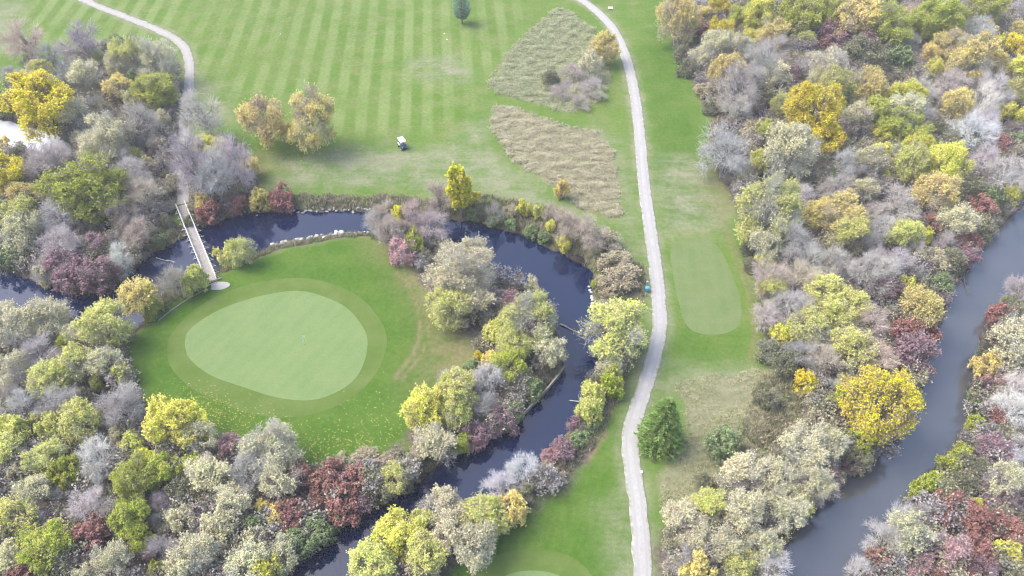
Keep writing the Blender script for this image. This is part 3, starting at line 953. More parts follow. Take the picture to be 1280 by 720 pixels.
# x, y of the crown in the photo, crown width in photo pixels, kind [, own label]
TREES = """
31 48 48 T tall tan twigged tree, topmost at the upper edge of the western wood
102 52 52 B round leafless tree with dark trunk below the curving gravel path corner
62 66 30 B
14 92 26 B
118 70 24 P
50 88 28 P
82 96 36 B
106 98 36 S
165 72 48 P broad pale greenish tree with wood behind it, under the path's bend
196 76 50 S
148 84 34 S
146 108 30 O
192 112 44 G olive yellow tree leaning over the wood edge beside the faded path
36 106 36 B
168 106 26 N
10 128 32 N
145 54 24 N
38 132 84 Y big golden tree hiding the shining pond
4 216 52 Y
92 146 40 S
138 162 52 S
128 188 52 S
172 158 46 B
101 232 88 G large lime and yellow tree in the middle of the western wood
62 192 46 B
45 212 40 B
30 268 46 P
24 242 34 O
162 216 46 B
184 240 50 T
186 206 16 O
150 268 40 T
72 268 44 W
114 284 26 D
170 194 16 P
30 284 48 S
62 302 48 B
14 318 32 N
78 332 54 M
94 356 50 M
128 350 46 M
126 306 40 M
152 322 42 W white branched willow beside the dark creek bend
52 334 34 B
199 300 20 N small bright green shrub on the bank next to the footbridge
166 288 38 T
110 296 20 B
186 292 20 D
26 352 26 S
66 366 16 O
88 384 26 D
104 372 30 D
167 366 44 O orange topped tree on the creek bank under the footbridge
188 382 24 G small yellow green shrub between the orange topped tree and lawn
24 412 62 S
62 400 56 S
-4 398 44 S
100 420 36 S
126 408 52 P rounded cream tree on the creek corner west of the green
85 428 28 G
46 442 50 B
14 462 46 S
14 492 34 B
96 454 48 P
62 474 46 P
132 450 40 S
72 502 46 B
32 504 46 B
151 470 24 P
148 508 62 B wide leafless grey tree pressed against the island lawn
102 528 50 P
70 538 36 P
20 538 36 P
110 496 20 D
14 562 40 P
62 576 46 P
82 592 36 G
44 612 42 S
124 572 60 W big silver willow with branches spread like a fan, lower western wood
120 604 30 W
116 636 50 W
16 642 60 P
56 682 62 G bushy yellow green tree low in the corner of the western wood
10 694 40 S
112 672 46 R rusty brown shrub under the silver willows
164 602 60 G tall yellow green tree between silver willows and cream trees
166 644 48 G
186 578 34 L
176 672 30 G
132 704 46 S
186 692 20 E
80 704 40 D
76 646 24 D
30 720 40 R
222 522 70 L pale yellow round tree overhanging the island lawn's lower edge
254 546 42 S
190 536 24 R
214 556 30 D
200 590 40 G
242 586 30 G
266 598 50 S
332 558 76 S large silvery tree standing out onto the island lawn
310 592 50 B
346 602 50 S
286 558 30 E
232 616 40 D
292 632 46 S
226 648 36 S
206 682 40 B
250 694 60 S
270 662 40 S
322 654 34 N
328 640 24 O
302 708 46 S
220 714 40 S
322 700 28 D
322 674 30 S
348 688 42 S
330 712 34 L
345 604 28 R
375 598 40 R
411 598 42 R
442 602 36 R
364 642 46 R
395 630 30 R
430 628 42 R
452 622 30 M
476 612 40 D
349 642 28 O
396 664 44 N
370 676 40 N
432 654 30 N
430 578 26 U
456 574 32 U
482 580 30 U
470 596 30 U
500 596 40 D
522 570 24 U
533 512 54 L bright pale yellow tree on the lower corner of the island
572 490 52 P pale yellow rounded tree behind the bright pale yellow one
572 514 40 P
556 470 24 B
546 550 46 S
600 502 36 B
612 472 42 W silver branched tree leaning toward the creek's island bank
616 450 26 O
598 444 14 Y
588 456 20 N
640 452 42 G
636 430 46 P
660 398 72 P large cream yellow tree at the widest corner of the island
690 436 40 S
622 412 30 P
626 526 42 M
600 546 40 M
642 518 30 N
582 562 26 G
664 482 30 N
640 378 34 E
612 370 26 E
666 352 26 S
632 396 20 L
575 342 82 C widest pinkish cream tree between putting green and creek pool
560 384 50 P
600 376 40 C
590 318 50 C
503 316 40 E dusty pink shrub at the upper corner of the island lawn
500 268 20 V slim upright yellow tree growing amid tan twigs by the creek
522 254 44 T
546 250 38 T
480 254 40 T
540 278 46 B
486 288 40 T
518 302 24 G
530 322 24 D
470 272 36 B
570 244 30 V vivid yellow column tree on the bank above the pool
592 246 16 L
618 262 24 B
640 264 22 U
655 258 18 L
672 262 16 P
692 266 24 T
702 236 20 O small orange tree at the edge of the dry brown grass
688 280 12 L
712 280 36 T
738 288 40 T
756 302 36 U
770 322 40 U
778 346 44 U
760 356 30 U
690 310 18 L
736 346 12 G
600 262 20 D
590 268 18 N
612 276 18 N
632 284 18 N
655 294 18 N
672 300 16 N
766 408 82 P broad pale yellow tree between creek and cart path
776 438 30 R
760 456 34 S
746 470 30 D
766 476 28 G
741 490 30 P
736 510 30 P
720 532 26 M
702 560 30 M
690 566 28 E
737 530 20 N
722 548 22 N
650 576 50 W pale grey willow bending low over the creek
616 588 46 W
682 592 30 U
700 600 22 U
494 662 62 L bright lemon tree beside the creek at the lower edge
470 702 60 P
530 692 56 P
550 632 60 C
500 602 40 P
512 626 36 P
560 664 56 C
610 640 62 P
642 636 34 O
592 682 50 C
656 618 30 D
513 586 20 L
285 314 26 P
302 312 34 P
240 348 30 P
220 352 40 T
265 266 32 R red orange shrub beside the footbridge's far end
298 256 28 R crimson shrub on the creek bank above the rocks
254 250 20 O
350 250 30 R
322 256 24 O
240 206 50 B
266 216 46 B
290 206 46 B
311 206 26 O
256 144 58 B spreading leafless tree with dark limbs covering the faded path
256 182 26 L
276 192 30 S
236 274 20 D
206 276 20 D
326 146 54 O tan orange tree of a pair on the fairway, the one farther from the golf cart
384 144 60 O tan orange tree of a pair on the fairway, the one nearer the golf cart
848 22 50 O
880 20 22 O
898 10 22 Y
900 40 30 Y bright yellow small tree near the fairway edge at the top of the eastern wood
866 46 26 R
860 54 16 N
868 36 24 R
950 20 40 L
966 46 40 O
926 22 30 G
950 2 22 G
1000 12 50 G
990 36 20 R
1016 26 30 B
876 76 26 S
900 62 44 S
920 66 40 S
906 92 46 O
945 86 50 B
960 70 44 B
990 72 30 U
925 112 60 B
966 100 36 S
986 96 30 M
922 138 40 B
956 122 24 D
850 66 24 D
860 86 24 D
880 112 26 U
886 136 20 D
1006 82 26 B
1044 12 46 G
1076 22 50 O
1110 26 50 G
1110 42 24 O
1140 22 36 T
1166 26 46 G
1046 46 40 M
1034 52 24 R
1086 52 36 M
1106 56 30 M
1126 76 34 N round mid green bush in the dark hollow of the eastern wood
1040 86 60 C
1090 72 36 D
1068 64 40 D
1030 106 46 P
1060 106 42 P
1086 110 44 O
1100 120 24 L
1136 122 36 L
1152 116 36 B
1018 142 64 Y vivid yellow tree, the brightest in the eastern wood
1036 176 40 Y
1180 26 46 G
1200 16 40 B
1230 10 40 G
1216 36 40 B
1236 36 20 O
1200 54 40 O
1216 74 50 O
1240 76 36 O
1186 66 20 R
1216 92 40 B
1170 86 24 L
1270 56 26 Y
1276 86 30 L
1276 116 36 P
1240 112 50 B
1226 132 48 W
1190 112 40 B
1196 132 40 O
1256 142 20 L
1276 146 20 L
1130 142 46 S
1100 142 40 G
910 186 72 B big leafless tree with several pale trunks on the fairway edge
940 166 36 U
956 166 26 G
986 186 70 S
1000 206 30 U
964 254 86 P broad pale yellow tree bulging out of the wood above the tee box
1000 242 40 B
1046 220 20 N
1062 206 40 B
1046 236 40 B
1052 268 60 O orange yellow tree in mid wood below the vivid yellow tree
1024 268 40 O
1070 152 40 S
1130 156 50 G
1100 190 24 L
1086 206 40 S
1146 186 36 L
1130 202 46 P
1170 186 24 N
1182 210 50 L
1200 196 20 L
1176 246 46 O
1156 220 20 G
1120 256 56 B
1210 166 60 W
1232 152 40 W
1200 182 40 D
1250 182 30 R
1226 202 40 B
1250 216 50 B
1276 182 30 N
1210 242 36 D
1236 246 30 N
1264 244 24 L
1276 234 16 L
1226 256 36 R
1200 276 46 S
1166 282 30 R
1155 296 20 L
1206 296 30 R crimson shrub on the river bank tip of the eastern wood
1130 292 40 P
1100 282 40 B
1230 286 30 D
1060 296 46 P
955 310 40 S
958 326 22 L
932 312 16 D
940 332 20 D
990 302 50 B
1012 322 40 B
1010 306 12 R
970 346 50 T
1002 346 56 T
962 366 36 P
990 386 60 B
1036 366 46 P
1042 392 40 P
1070 386 44 P
1086 340 50 B
1052 330 46 B
1102 362 40 M
976 416 26 L
1010 406 50 P
1090 402 46 T
1096 416 30 R
956 396 40 B
1102 344 56 B
1150 384 58 O orange yellow tree leaning over the river's inner bend
1150 412 40 R
1126 416 36 R
1176 356 26 N green leafy shrub on the river bank above the orange tree
1120 330 44 B
1170 330 36 U
1190 326 30 D
1212 316 30 M
1212 302 30 R
1140 442 50 M
1152 462 30 M
1096 442 46 T
1066 430 50 P
1246 386 30 R
1266 380 32 D
1266 430 60 S pale round tree on the far river bank
1236 436 24 D
1238 452 28 O
1224 496 26 N
1220 476 20 D
1270 482 40 W
1266 512 50 W
1250 522 30 R
1226 526 26 G
1276 550 30 W
1222 406 40 K dark bare tree leaning out over the river from the far bank
1214 472 28 K
1262 345 42 B
978 424 22 L
962 442 34 D
982 452 40 D
1002 442 40 B
1032 446 46 T
1010 476 26 Y
1046 480 26 B
1097 500 108 Y huge golden yellow tree leaning over the river
1146 488 24 N bright green clump at the riverward side of the huge golden tree
1050 496 30 G
1028 490 12 E
1056 526 26 M
1074 546 30 G
962 498 30 D
1000 562 60 C
1030 556 46 S
970 592 60 S
930 592 50 C
1020 602 50 S
886 632 40 P
858 652 50 C
930 642 60 S
976 636 56 S
1000 626 40 P
900 682 60 S
850 692 40 B
950 682 50 S
962 702 56 W
976 682 14 E
920 702 50 P
872 712 40 O
1046 622 46 W silver tree bending down to the river below the huge golden tree
1022 610 26 R
1036 592 40 M
905 554 42 N grey green bush in the dry grass beside the spruce
880 602 26 D
1076 570 36 D
1130 640 36 W
1152 642 34 B
1110 672 60 W widest silver willow on the lower river bank
1136 666 50 S
1076 702 36 W
1100 702 36 R
1186 690 52 E rounded dusty pink shrub, largest of its colour on the lower river bank
1152 702 30 E
1190 632 40 R
1176 652 26 R
1166 662 24 D
1160 602 30 G
1172 590 24 G
1190 576 30 G
1206 560 24 G
1180 612 30 N
1216 582 36 D
1200 602 30 D
1225 626 12 L
1250 622 36 M
1220 652 40 R
1240 652 36 R
1256 602 46 S
1270 572 40 W
1240 562 40 M
1266 662 40 R
1260 692 30 L
1226 690 36 R
1270 710 16 L
1230 710 36 M
1250 640 12 G
1216 632 18 L
718 92 34 X
704 112 34 X
736 106 36 X low leafless grey scrub filling the lower half of the reed patch
722 126 30 X
748 120 24 X
688 98 22 D
755 56 34 O small thin orange tree with a dark stem beside the cart path
738 80 30 C
"""


def parse():
    out = []
    for ln in TREES.strip().splitlines():
        a = ln.split(None, 4)
        out.append([float(a[0]), float(a[1]), float(a[2]), a[3], a[4] if len(a) > 4 else None])
    return out


rows = parse()


def gap_trees(rows, want, seed):
    r = random.Random(seed)
    xy = np.array([(a[0], a[1], a[2]) for a in rows])
    g = np.random.default_rng(seed)
    c = np.column_stack((g.uniform(-5, 1285, 9000), g.uniform(0, 725, 9000), g.uniform(18, 32, 9000)))
    d2 = (c[:, None, 0] - xy[None, :, 0]) ** 2 + (c[:, None, 1] - xy[None, :, 1]) ** 2
    c = c[(d2 > (.40 * xy[None, :, 2] + .36 * c[:, None, 2]) ** 2).all(1)]
    q = np.array([at(px, py, 2.5) for px, py, _ in c])
    wet = np.min([sdist(q, p) for p in (CREEK, RIVER, POND)], 0) < 1.5
    keys = ('left', 'lowleft', 'right', 'far')
    wd = np.stack([sdist(q, WOODS[k]) for k in keys])
    out = []
    for i, (px, py, w) in enumerate(c):
        k = int(np.argmin(wd[:, i]))
        if wet[i] or wd[k, i] > -2.5 or (keys[k] == 'right' and py > 440 and px < 1000):
            continue
        if any((px - o[0]) ** 2 + (py - o[1]) ** 2 < (.38 * (w + o[2])) ** 2 for o in out):
            continue
        mix = {'left': 'BBBSSPMDTO', 'lowleft': 'SSSBBPPGWD', 'right': 'BBBBSSPPOTDMUL', 'far': 'RMERMSBOUR'}[keys[k]]
        out.append([px, py, w, r.choice(mix), None])
        if len(out) >= want:
            break
    return out


rows += gap_trees(rows, 150, 77)
# things a reader can find at once; other labels lean on them
ANCH = [(245, 305, 'the footbridge'), (349, 432, 'the putting green'), (882, 358, 'the tee box'), (829, 531, 'the spruce'), (503, 180, 'the golf cart'),
        (808, 362, 'the blue barrel'), (660, 315, 'the creek pool'), (40, 145, 'the big golden pond tree'), (101, 232, 'the large lime tree'),
        (1018, 142, 'the vivid yellow tree'), (1097, 500, 'the huge golden tree'), (964, 254, 'the broad tree above the tee'), (910, 186, 'the many trunked bare tree'),
        (575, 342, 'the widest pinkish cream tree'), (660, 398, 'the large island corner tree'), (766, 408, 'the broad tree by the path'), (533, 512, 'the bright island tree'),
        (124, 572, 'the fan shaped willow'), (332, 558, 'the large silvery lawn tree'), (222, 522, 'the round tree on the lawn edge'), (1126, 76, 'the round green bush'),
        (1052, 268, 'the mid wood orange tree'), (1150, 384, 'the orange river bend tree'), (494, 662, 'the lemon creek tree'), (570, 244, 'the yellow column tree'),
        (20, 372, 'the blue backwater'), (410, 610, 'the red thicket'), (1186, 690, 'the rounded pink shrub'), (1110, 672, 'the widest river willow'),
        (256, 144, 'the bare tree over the path'), (31, 48, 'the tall tan tree'), (736, 106, 'the low grey scrub'), (148, 508, 'the wide bare tree by the lawn'),
        (56, 682, 'the bushy corner tree'), (900, 40, 'the small yellow edge tree'), (1266, 430, 'the far bank pale tree'), (165, 72, "the broad tree at the path bend"),
        (650, 576, 'the low creek willow'), (167, 366, 'the orange topped tree'), (126, 408, 'the creek corner tree'), (905, 552, 'the grey green bush'), (1206, 296, 'the crimson river shrub'), (1270, 40, 'the pale clearing')]


def rel(x, y, a):
    dx, dy = x - a[0], y - a[1]
    if abs(dx) > abs(dy):
        w = 'right of' if dx > 0 else 'left of'
    else:
        w = 'below' if dy > 0 else 'above'
    return w


def auto_labels(rows):
    used = {}
    for r in rows:
        if r[4]:
            used[r[4]] = 1
    for pas in range(1):
        for r in rows:
            if r[4]:
                continue
            x, y, w, c, _ = r
            desc = KIND[c][5]
            sz = 'small ' if w < 24 else ('large ' if w > 54 else '')
            if w < 30 and KIND[c][6] == 'tree':
                desc = desc.replace(' tree', ' sapling')
            ds = sorted(ANCH, key=lambda a: (a[0] - x) ** 2 + (a[1] - y) ** 2)
            a1, a2, a3 = ds[0], ds[1], ds[2]
            dist = math.hypot(a1[0] - x, a1[1] - y)
            near_ = 'touching' if dist < 34 else ('just' if dist < 60 else 'some way')
            v = rel(x, y, a1)
            first = f"{sz}{desc} {'close ' if dist < 34 else ('just ' if dist < 62 else 'some way ')}{v} {a1[2]}"
            cands = [first, f"{sz}{desc} {v} {a1[2]}, toward {a2[2]}", f"{sz}{desc} {rel(x, y, a2)} {a2[2]}, {v} {a1[2]}",
                     f"{sz}{desc} between {a1[2]} and {a3[2]}", f"{sz}{desc} {rel(x, y, a3)} {a3[2]}, nearer {a1[2]}"]
            for q in cands:
                q = q.strip()
                if q not in used and len(re.findall(r"[A-Za-z0-9][A-Za-z0-9'-]*", q)) <= 16:
                    r[4] = q
                    used[q] = 1
                    break
            else:
                r[4] = None
    # what is left is told apart by which of its like it stands higher or lower than
    left = [r for r in rows if not r[4]]
    for r in left:
        x, y, w, c, _ = r
        a1 = min(ANCH, key=lambda a: (a[0] - x) ** 2 + (a[1] - y) ** 2)
        q = f"{KIND[c][5]} crowded among others like it near {a1[2]}"
        r[4] = q
        r.append(True)
    return rows


auto_labels(rows)


def group_of(x, y, cat):
    w = 'trees' if cat == 'tree' else 'shrubs'
    if y < 340 and x < 330:
        return w + ' of the upper western wood'
    if x < 480 and y > 340 and not (480 > x > 360 and y < 560):
        return w + ' of the lower western wood'
    if x < 830:
        return w + ' along the creek'
    if x > 1150 and y > 330 and (x - 1150) * 1.0 + (y - 690) > -30:
        return w + ' on the far river bank'
    return w + ' of the eastern wood'


tree_sites = []


def plant(row, n):
    px, py, w, code, label = row[:5]
    name, fam, small, leaf, bark, _, cat = KIND[code]
    r = random.Random(n * 13 + 5)
    sc0 = scale_at(px, py, 4)
    d = w / sc0 * (1.18 if w < 54 else (1.04 if w < 100 else .88))                                  # crown width in metres
    fm = small if d < 5.2 else fam
    if w > 100:
        fm = 'grand'
    elif d > 9.3 and fm + '_big' in FAM:
        fm += '_big'
    var = FAM[fm]
    mt, mw, ml = var[(n * 7 + r.randrange(3)) % len(var)]
    hr = {'column': 2.1, 'shrub': .8, 'twiggy': .8, 'barebush': .85, 'willow': .95}.get(fm, 1.04)
    stretch = r.uniform(.92, 1.1)
    if code in 'UX':
        stretch *= .68
    if 'of a pair' in (label or ''):
        stretch = 1.3
        d *= 1.04
    if code == 'B' and 225 < px < 320 and 195 < py < 220:
        stretch = 1.5
    if cat == 'tree' and fm in ('shrub', 'twiggy', 'barebush'):
        stretch *= 1.45
    H = d * hr * stretch
    zc = H * (.56 if cat == 'tree' else .45)
    x, y = at(px, py, zc)
    q = np.array([[x, y]])
    for _ in range(14):                                 # roots stand on the bank, not in the water
        s_ = min(float(sdist(q, p)[0]) for p in (CREEK, RIVER, POND))
        if s_ > .5:
            break
        e = .3
        gx = [min(float(sdist(q + np.array([[ex, ey]]), p)[0]) for p in (CREEK, RIVER, POND)) for ex, ey in ((e, 0), (-e, 0), (0, e), (0, -e))]
        gdir = np.array([gx[0] - gx[1], gx[2] - gx[3]])
        gdir /= np.linalg.norm(gdir) + 1e-6
        q = q + gdir * max(.3, .6 - s_)
    x, y = q[0]
    z = gz1(x, y) - .05
    o = thing(name, label, cat, (x, y, z), r.uniform(0, 6.28), group_of(px, py, cat))
    o.scale = (d * r.uniform(.88, 1.12), d * r.uniform(.88, 1.12), d * stretch)
    o.rotation_euler = (r.gauss(0, .06), r.gauss(0, .06), o.rotation_euler.z)
    jb = r.uniform(.88, 1.12)
    bc = tuple(min(1, c * jb * r.uniform(.95, 1.05)) for c in bark) + (1,)
    t = link("trunk", mt, o)
    t.color = tuple(c * (.50 if bark in (GREY, TAN) else .85) for c in bc[:3]) + (1,)
    b = link("branchwork", mw, o)
    b.color = bc
    if ml and leaf:
        f = link("foliage", ml, o)
        jv, js = r.uniform(.85, 1.15), r.uniform(-.03, .03)
        f.color = (min(1, leaf[0] * jv), min(1, leaf[1] * jv * (1 + js)), leaf[2] * jv, 1)
    tree_sites.append((x, y, d))
    return o


for n, row in enumerate(rows):
    plant(row, n)
print("trees", len(rows), "shared labels", sum(1 for r in rows if len(r) > 5))


# conifers
def conifer(name, label, px, py, w, hr, leafc, barkc, seed, low=.03, droop=-.1, levels=26):
    r = np.random.default_rng(seed)
    d = w / scale_at(px, py, 3)
    H = d * hr
    x, y = at(px, py, H * .45)
    z = gz1(x, y)
    o = thing(name, label, 'tree', (x, y, z - .05), 0.4)
    tk = tubes(np.array([[0, 0, -.1]]), np.array([[0, 0, H * .98]]), np.array([.024 * H]), np.array([.02]), 7)
    BP0, BP1 = [], []
    for i in range(levels):
        t = i / (levels - 1)
        zz = H * (low + (1 - low) * .97 * t)
        L = d / 2 * (1 - t) ** .72 * (1.0 if t > .12 else .75 + 2 * t) + .12
        if low > .1:
            L = d / 2 * math.sin(math.pi * (.12 + .86 * t)) ** .65 + .08
        k = int(13 - 7 * t)
        for j in range(k):
            a = j / k * 6.283 + i * .9 + r.uniform(-.2, .2)
            l = L * r.uniform(.82, 1.08)
            BP0.append((0, 0, zz))
            BP1.append((math.cos(a) * l, math.sin(a) * l, zz + l * (droop + r.uniform(-.05, .12)) + .18 * l * t))
    BP0, BP1 = np.array(BP0), np.array(BP1)
    br = tubes(BP0, BP1, np.full(len(BP0), .035), np.full(len(BP0), .008), 3)
    t_ = mesh("trunk", *join([tk, br]), [M['bark']])
    tt = link("trunk", t_, o)
    tt.color = (*barkc, 1)
    # sprays: narrow needles tufts along each bough, denser to the tip, pointing out and up
    per = 26
    I = np.repeat(np.arange(len(BP0)), per)
    f = np.sqrt(r.uniform(.06, 1.0, (len(I), 1)))
    C = BP0[I] + (BP1[I] - BP0[I]) * f
    dr = (BP1 - BP0)[I]
    ln = np.linalg.norm(dr, axis=1, keepdims=True)
    dr = dr / ln
    side = np.cross(dr, [0, 0, 1.])
    C = C + side * r.normal(size=(len(I), 1)) * .10 * ln * (1.15 - f) + r.normal(size=(len(I), 3)) * .05
    dd = dr * .8 + side * r.normal(size=(len(I), 1)) * .55 + np.array([0, 0, 1.]) * r.uniform(.0, .75, (len(I), 1))
    dd /= np.linalg.norm(dd, axis=1, keepdims=True)
    s = r.uniform(.30, .62, (len(I), 1)) * d / 7.2
    wv = np.cross(dd, r.normal(size=(len(I), 3)))
    wv /= np.linalg.norm(wv, axis=1, keepdims=True)
    V = np.stack((C - dd * s * .2, C + wv * s * .22 + dd * s * .3, C + dd * s, C - wv * s * .22 + dd * s * .3), 1).reshape(-1, 3)
    v = np.clip(r.uniform(0, 1, len(BP0))[I] * .4 + r.uniform(0, .6, len(I)), 0, 1)
    fo = link("foliage", mesh("foliage", V, np.arange(len(V)).reshape(-1, 4), [M['leaf']], False, None, dict(v=v)), o)
    fo.color = (*leafc, 1)
    return o


conifer("spruce_tree", "solitary full green spruce touching the cart path", 829, 531, 66, 1.42, (.27, .40, .11), (.14, .11, .09), 5)
conifer("pine_tree", "small dark blue green pine alone on the fairway at the top", 577, 15, 23, 1.6, (.30, .45, .31), (.14, .11, .09), 9, low=.2, droop=.12)


# ------------------------------------------------------------------ masses nobody could count: undergrowth, tall grass, fallen leaves
def src_collection(name, meshes):
    c = bpy.data.collections.new(name)
    for i, me in enumerate(meshes):
        c.objects.link(bpy.data.objects.new(f"{name}_piece", me))
    return c


def scatter(name, label, pts, size, coll, nvar, seed=1):
    r = np.random.default_rng(seed)
    me = mesh(name, pts, np.zeros((0, 3), int))
    for nm, vals in (("sc", size), ("rz", r.uniform(0, 6.283, len(pts)))):
        me.attributes.new(nm, 'FLOAT', 'POINT').data.foreach_set("value", np.asarray(vals, np.float32))
    me.attributes.new("pick", 'INT', 'POINT').data.foreach_set("value", r.integers(0, nvar, len(pts)).astype(np.int32))
    o = link(name, me)
    tag(o, label, kind='stuff')
    ng = bpy.data.node_groups.new(name, 'GeometryNodeTree')
    ng.interface.new_socket("Geometry", in_out='INPUT', socket_type='NodeSocketGeometry')
    ng.interface.new_socket("Geometry", in_out='OUTPUT', socket_type='NodeSocketGeometry')
    N, Lk = ng.nodes.new, ng.links.new
    gi, go = N("NodeGroupInput"), N("NodeGroupOutput")
    ip, ci = N("GeometryNodeInstanceOnPoints"), N("GeometryNodeCollectionInfo")
    ci.inputs["Collection"].default_value = coll
    ci.inputs["Separate Children"].default_value = True
    ci.inputs["Reset Children"].default_value = True
    def na(n, t):
        a = N("GeometryNodeInputNamedAttribute")
        a.data_type = t
        a.inputs["Name"].default_value = n
        return a.outputs["Attribute"]
    cx = N("ShaderNodeCombineXYZ")
    Lk(na("rz", 'FLOAT'), cx.inputs[2])
    Lk(gi.outputs[0], ip.inputs["Points"])
    Lk(ci.outputs[0], ip.inputs["Instance"])
    ip.inputs["Pick Instance"].default_value = True
    Lk(na("pick", 'INT'), ip.inputs["Instance Index"])
    Lk(cx.outputs[0], ip.inputs["Rotation"])
    Lk(na("sc", 'FLOAT'), ip.inputs["Scale"])
    Lk(ip.outputs[0], go.inputs[0])
    md = o.modifiers.new("scatter", 'NODES')
    md.node_group = ng
    return o


def fill(poly, dens, seed, margin=0.0, keep=None):
    r = np.random.default_rng(seed)
    lo, hi = poly.min(0), poly.max(0)
    n = int((hi - lo).prod() * dens)
    q = r.uniform(lo, hi, (n, 2))
    s = sdist(q, poly)
    q = q[s < -margin]
    # only what the frame could see, with a generous edge
    fr = gp([(-140, -60), (1420, -60), (1420, 800), (-140, 800)])
    q = q[inside(q, fr)]
    w = np.min([sdist(q, p) for p in (CREEK, RIVER, POND)], 0)
    q = q[w > .35]
    if keep is not None:
        q = q[keep(q)]
    return q


def brush_mesh(name, seed, m, leaves, tips=26, h=1.0):
    """a small multi stemmed bush about 1 m wide"""
    r = np.random.default_rng(seed)
    n = 9
    a = r.uniform(0, 6.283, n)
    rad = np.sqrt(r.uniform(.02, .20, n))
    E = np.column_stack((np.cos(a) * rad, np.sin(a) * rad, h * r.uniform(.45, .85, n)))
    B = np.column_stack((E[:, :2] * .15, np.full(n, -.05)))
    t1 = tubes(B, E, np.full(n, .014), np.full(n, .007), 3, r.normal(size=(n, 3)) * .04)
    I = np.repeat(np.arange(n), tips)
    f = r.uniform(.35, 1, (len(I), 1))
    S = B[I] + (E[I] - B[I]) * f
    d = r.normal(size=(len(I), 3)) * .6 + np.array([0, 0, .6]) + np.column_stack((E[I, :2] * 1.6, np.zeros(len(I))))
    d /= np.linalg.norm(d, axis=1, keepdims=True)
    T = S + d * r.uniform(.14, .36, (len(I), 1)) * h
    t2 = tubes(S, T, np.full(len(I), .008), np.full(len(I), .003), 3)
    parts = [t1, t2]
    nt = len(t1[1]) + len(t2[1])
    v = np.full(nt, .45)
    if leaves:
        J = np.repeat(np.arange(len(T)), leaves)
        lq = leafquads(T[J] + r.normal(size=(len(J), 3)) * .04, .065, r)
        parts.append(lq)
        v = np.concatenate((v, r.uniform(.2, 1, len(J))))
    V, Fq = join(parts)
    return mesh(name, V, Fq, [m], False, None, dict(v=v))


def tuft_mesh(name, seed, m, blades=26, h=1.0, w=.05, lean=.35):
    r = np.random.default_rng(seed)
    a = r.uniform(0, 6.283, blades)
    b = np.column_stack((r.normal(size=(blades, 2)) * .34, np.zeros(blades)))
    hh = h * r.uniform(.55, 1.0, (blades, 1))
    ln = np.column_stack((np.cos(a), np.sin(a), np.zeros(blades))) * r.uniform(.1, 1, (blades, 1)) * lean + np.array([.10, .05, 0])
    sd = np.column_stack((-np.sin(a), np.cos(a), np.zeros(blades))) * w
    mid = b + ln * hh * .4 + np.array([0, 0, 1.]) * hh * .62
    tip = b + ln * hh + np.array([0, 0, 1.]) * hh * .95
    V = np.stack((b - sd, b + sd, mid + sd * .9, mid - sd * .9, tip), 1).reshape(-1, 3)
    k = np.arange(blades)[:, None] * 5
    F4 = np.concatenate((k + [[0, 1, 2, 3]], k + [[3, 2, 4, 4]]), 0)
    F4 = [tuple(f) if f[2] != f[3] else tuple(f[:3]) for f in F4.tolist()]
    vv = r.uniform(.1, 1, blades)
    return mesh(name, V, F4, [m], False, None, dict(v=np.concatenate((vv, vv))))


m_brush = scatter_material("brush", [(.34, .32, .32), (.43, .40, .39), (.26, .245, .25), (.27, .27, .17), (.43, .40, .28), (.35, .33, .32), (.28, .20, .205), (.45, .43, .41)])
brush = src_collection("brush", [brush_mesh("brush", 40 + i, m_brush, 3 if i % 2 else 1) for i in range(4)])
pts = np.vstack([fill(p, .34, 60 + i, .8) for i, p in enumerate(WOODS.values())])
pts = pts[:26000]
sz = 1.3 + 1.2 * rng.exponential(1.0, len(pts)).clip(0, 2.6)
scatter("undergrowth", "grey and purple twiggy undergrowth covering the woodland floor", np.column_stack((pts, gz(pts[:, 0], pts[:, 1]))), sz, brush, 4, 2)

m_bg = scatter_material("bank_grass", [(.19, .24, .10), (.25, .28, .14), (.40, .36, .26), (.32, .29, .20), (.21, .26, .13)])
tufts = src_collection("bank_tuft", [tuft_mesh("bank_tuft", 70 + i, m_bg, 30, 1.0, .05, .5) for i in range(3)])


def bankfill():
    q = []
    r = np.random.default_rng(91)
    lo, hi = np.array([-150, 40]), np.array([150, 235])
    c = r.uniform(lo, hi, (150000, 2))
    w = np.min([sdist(c, p) for p in (CREEK, RIVER)], 0)
    ok = (w > .15) & (w < 3.8 + 1.2 * wobble(c[:, 0], c[:, 1], .3, 8)) & (sdist(c, BANK) > 0)
    # the mown island comes close to the water on its upper side
    isl = sdist(c, ISL) < 0.3
    ok &= ~isl
    q.append(c[ok])
    q.append(fill(BANK, 1.6, 92, .2))
    q.append(fill(gp([(948, 468), (1002, 474), (998, 530), (950, 572), (915, 592), (922, 540), (938, 500)]), 2.2, 93, .2))
    return np.vstack(q)


bp = bankfill()
keepout = (dline(bp, PATH) > 2.6) & (dline(bp, gp([(229, 256), (266, 352)])) > 2.0)
bp = bp[keepout]
scatter("bank_grass", "rough uncut grass and weeds along the creek and river banks", np.column_stack((bp, gz(bp[:, 0], bp[:, 1]) - .03)), rng.uniform(.5, 1.25, len(bp)), tufts, 3, 3)

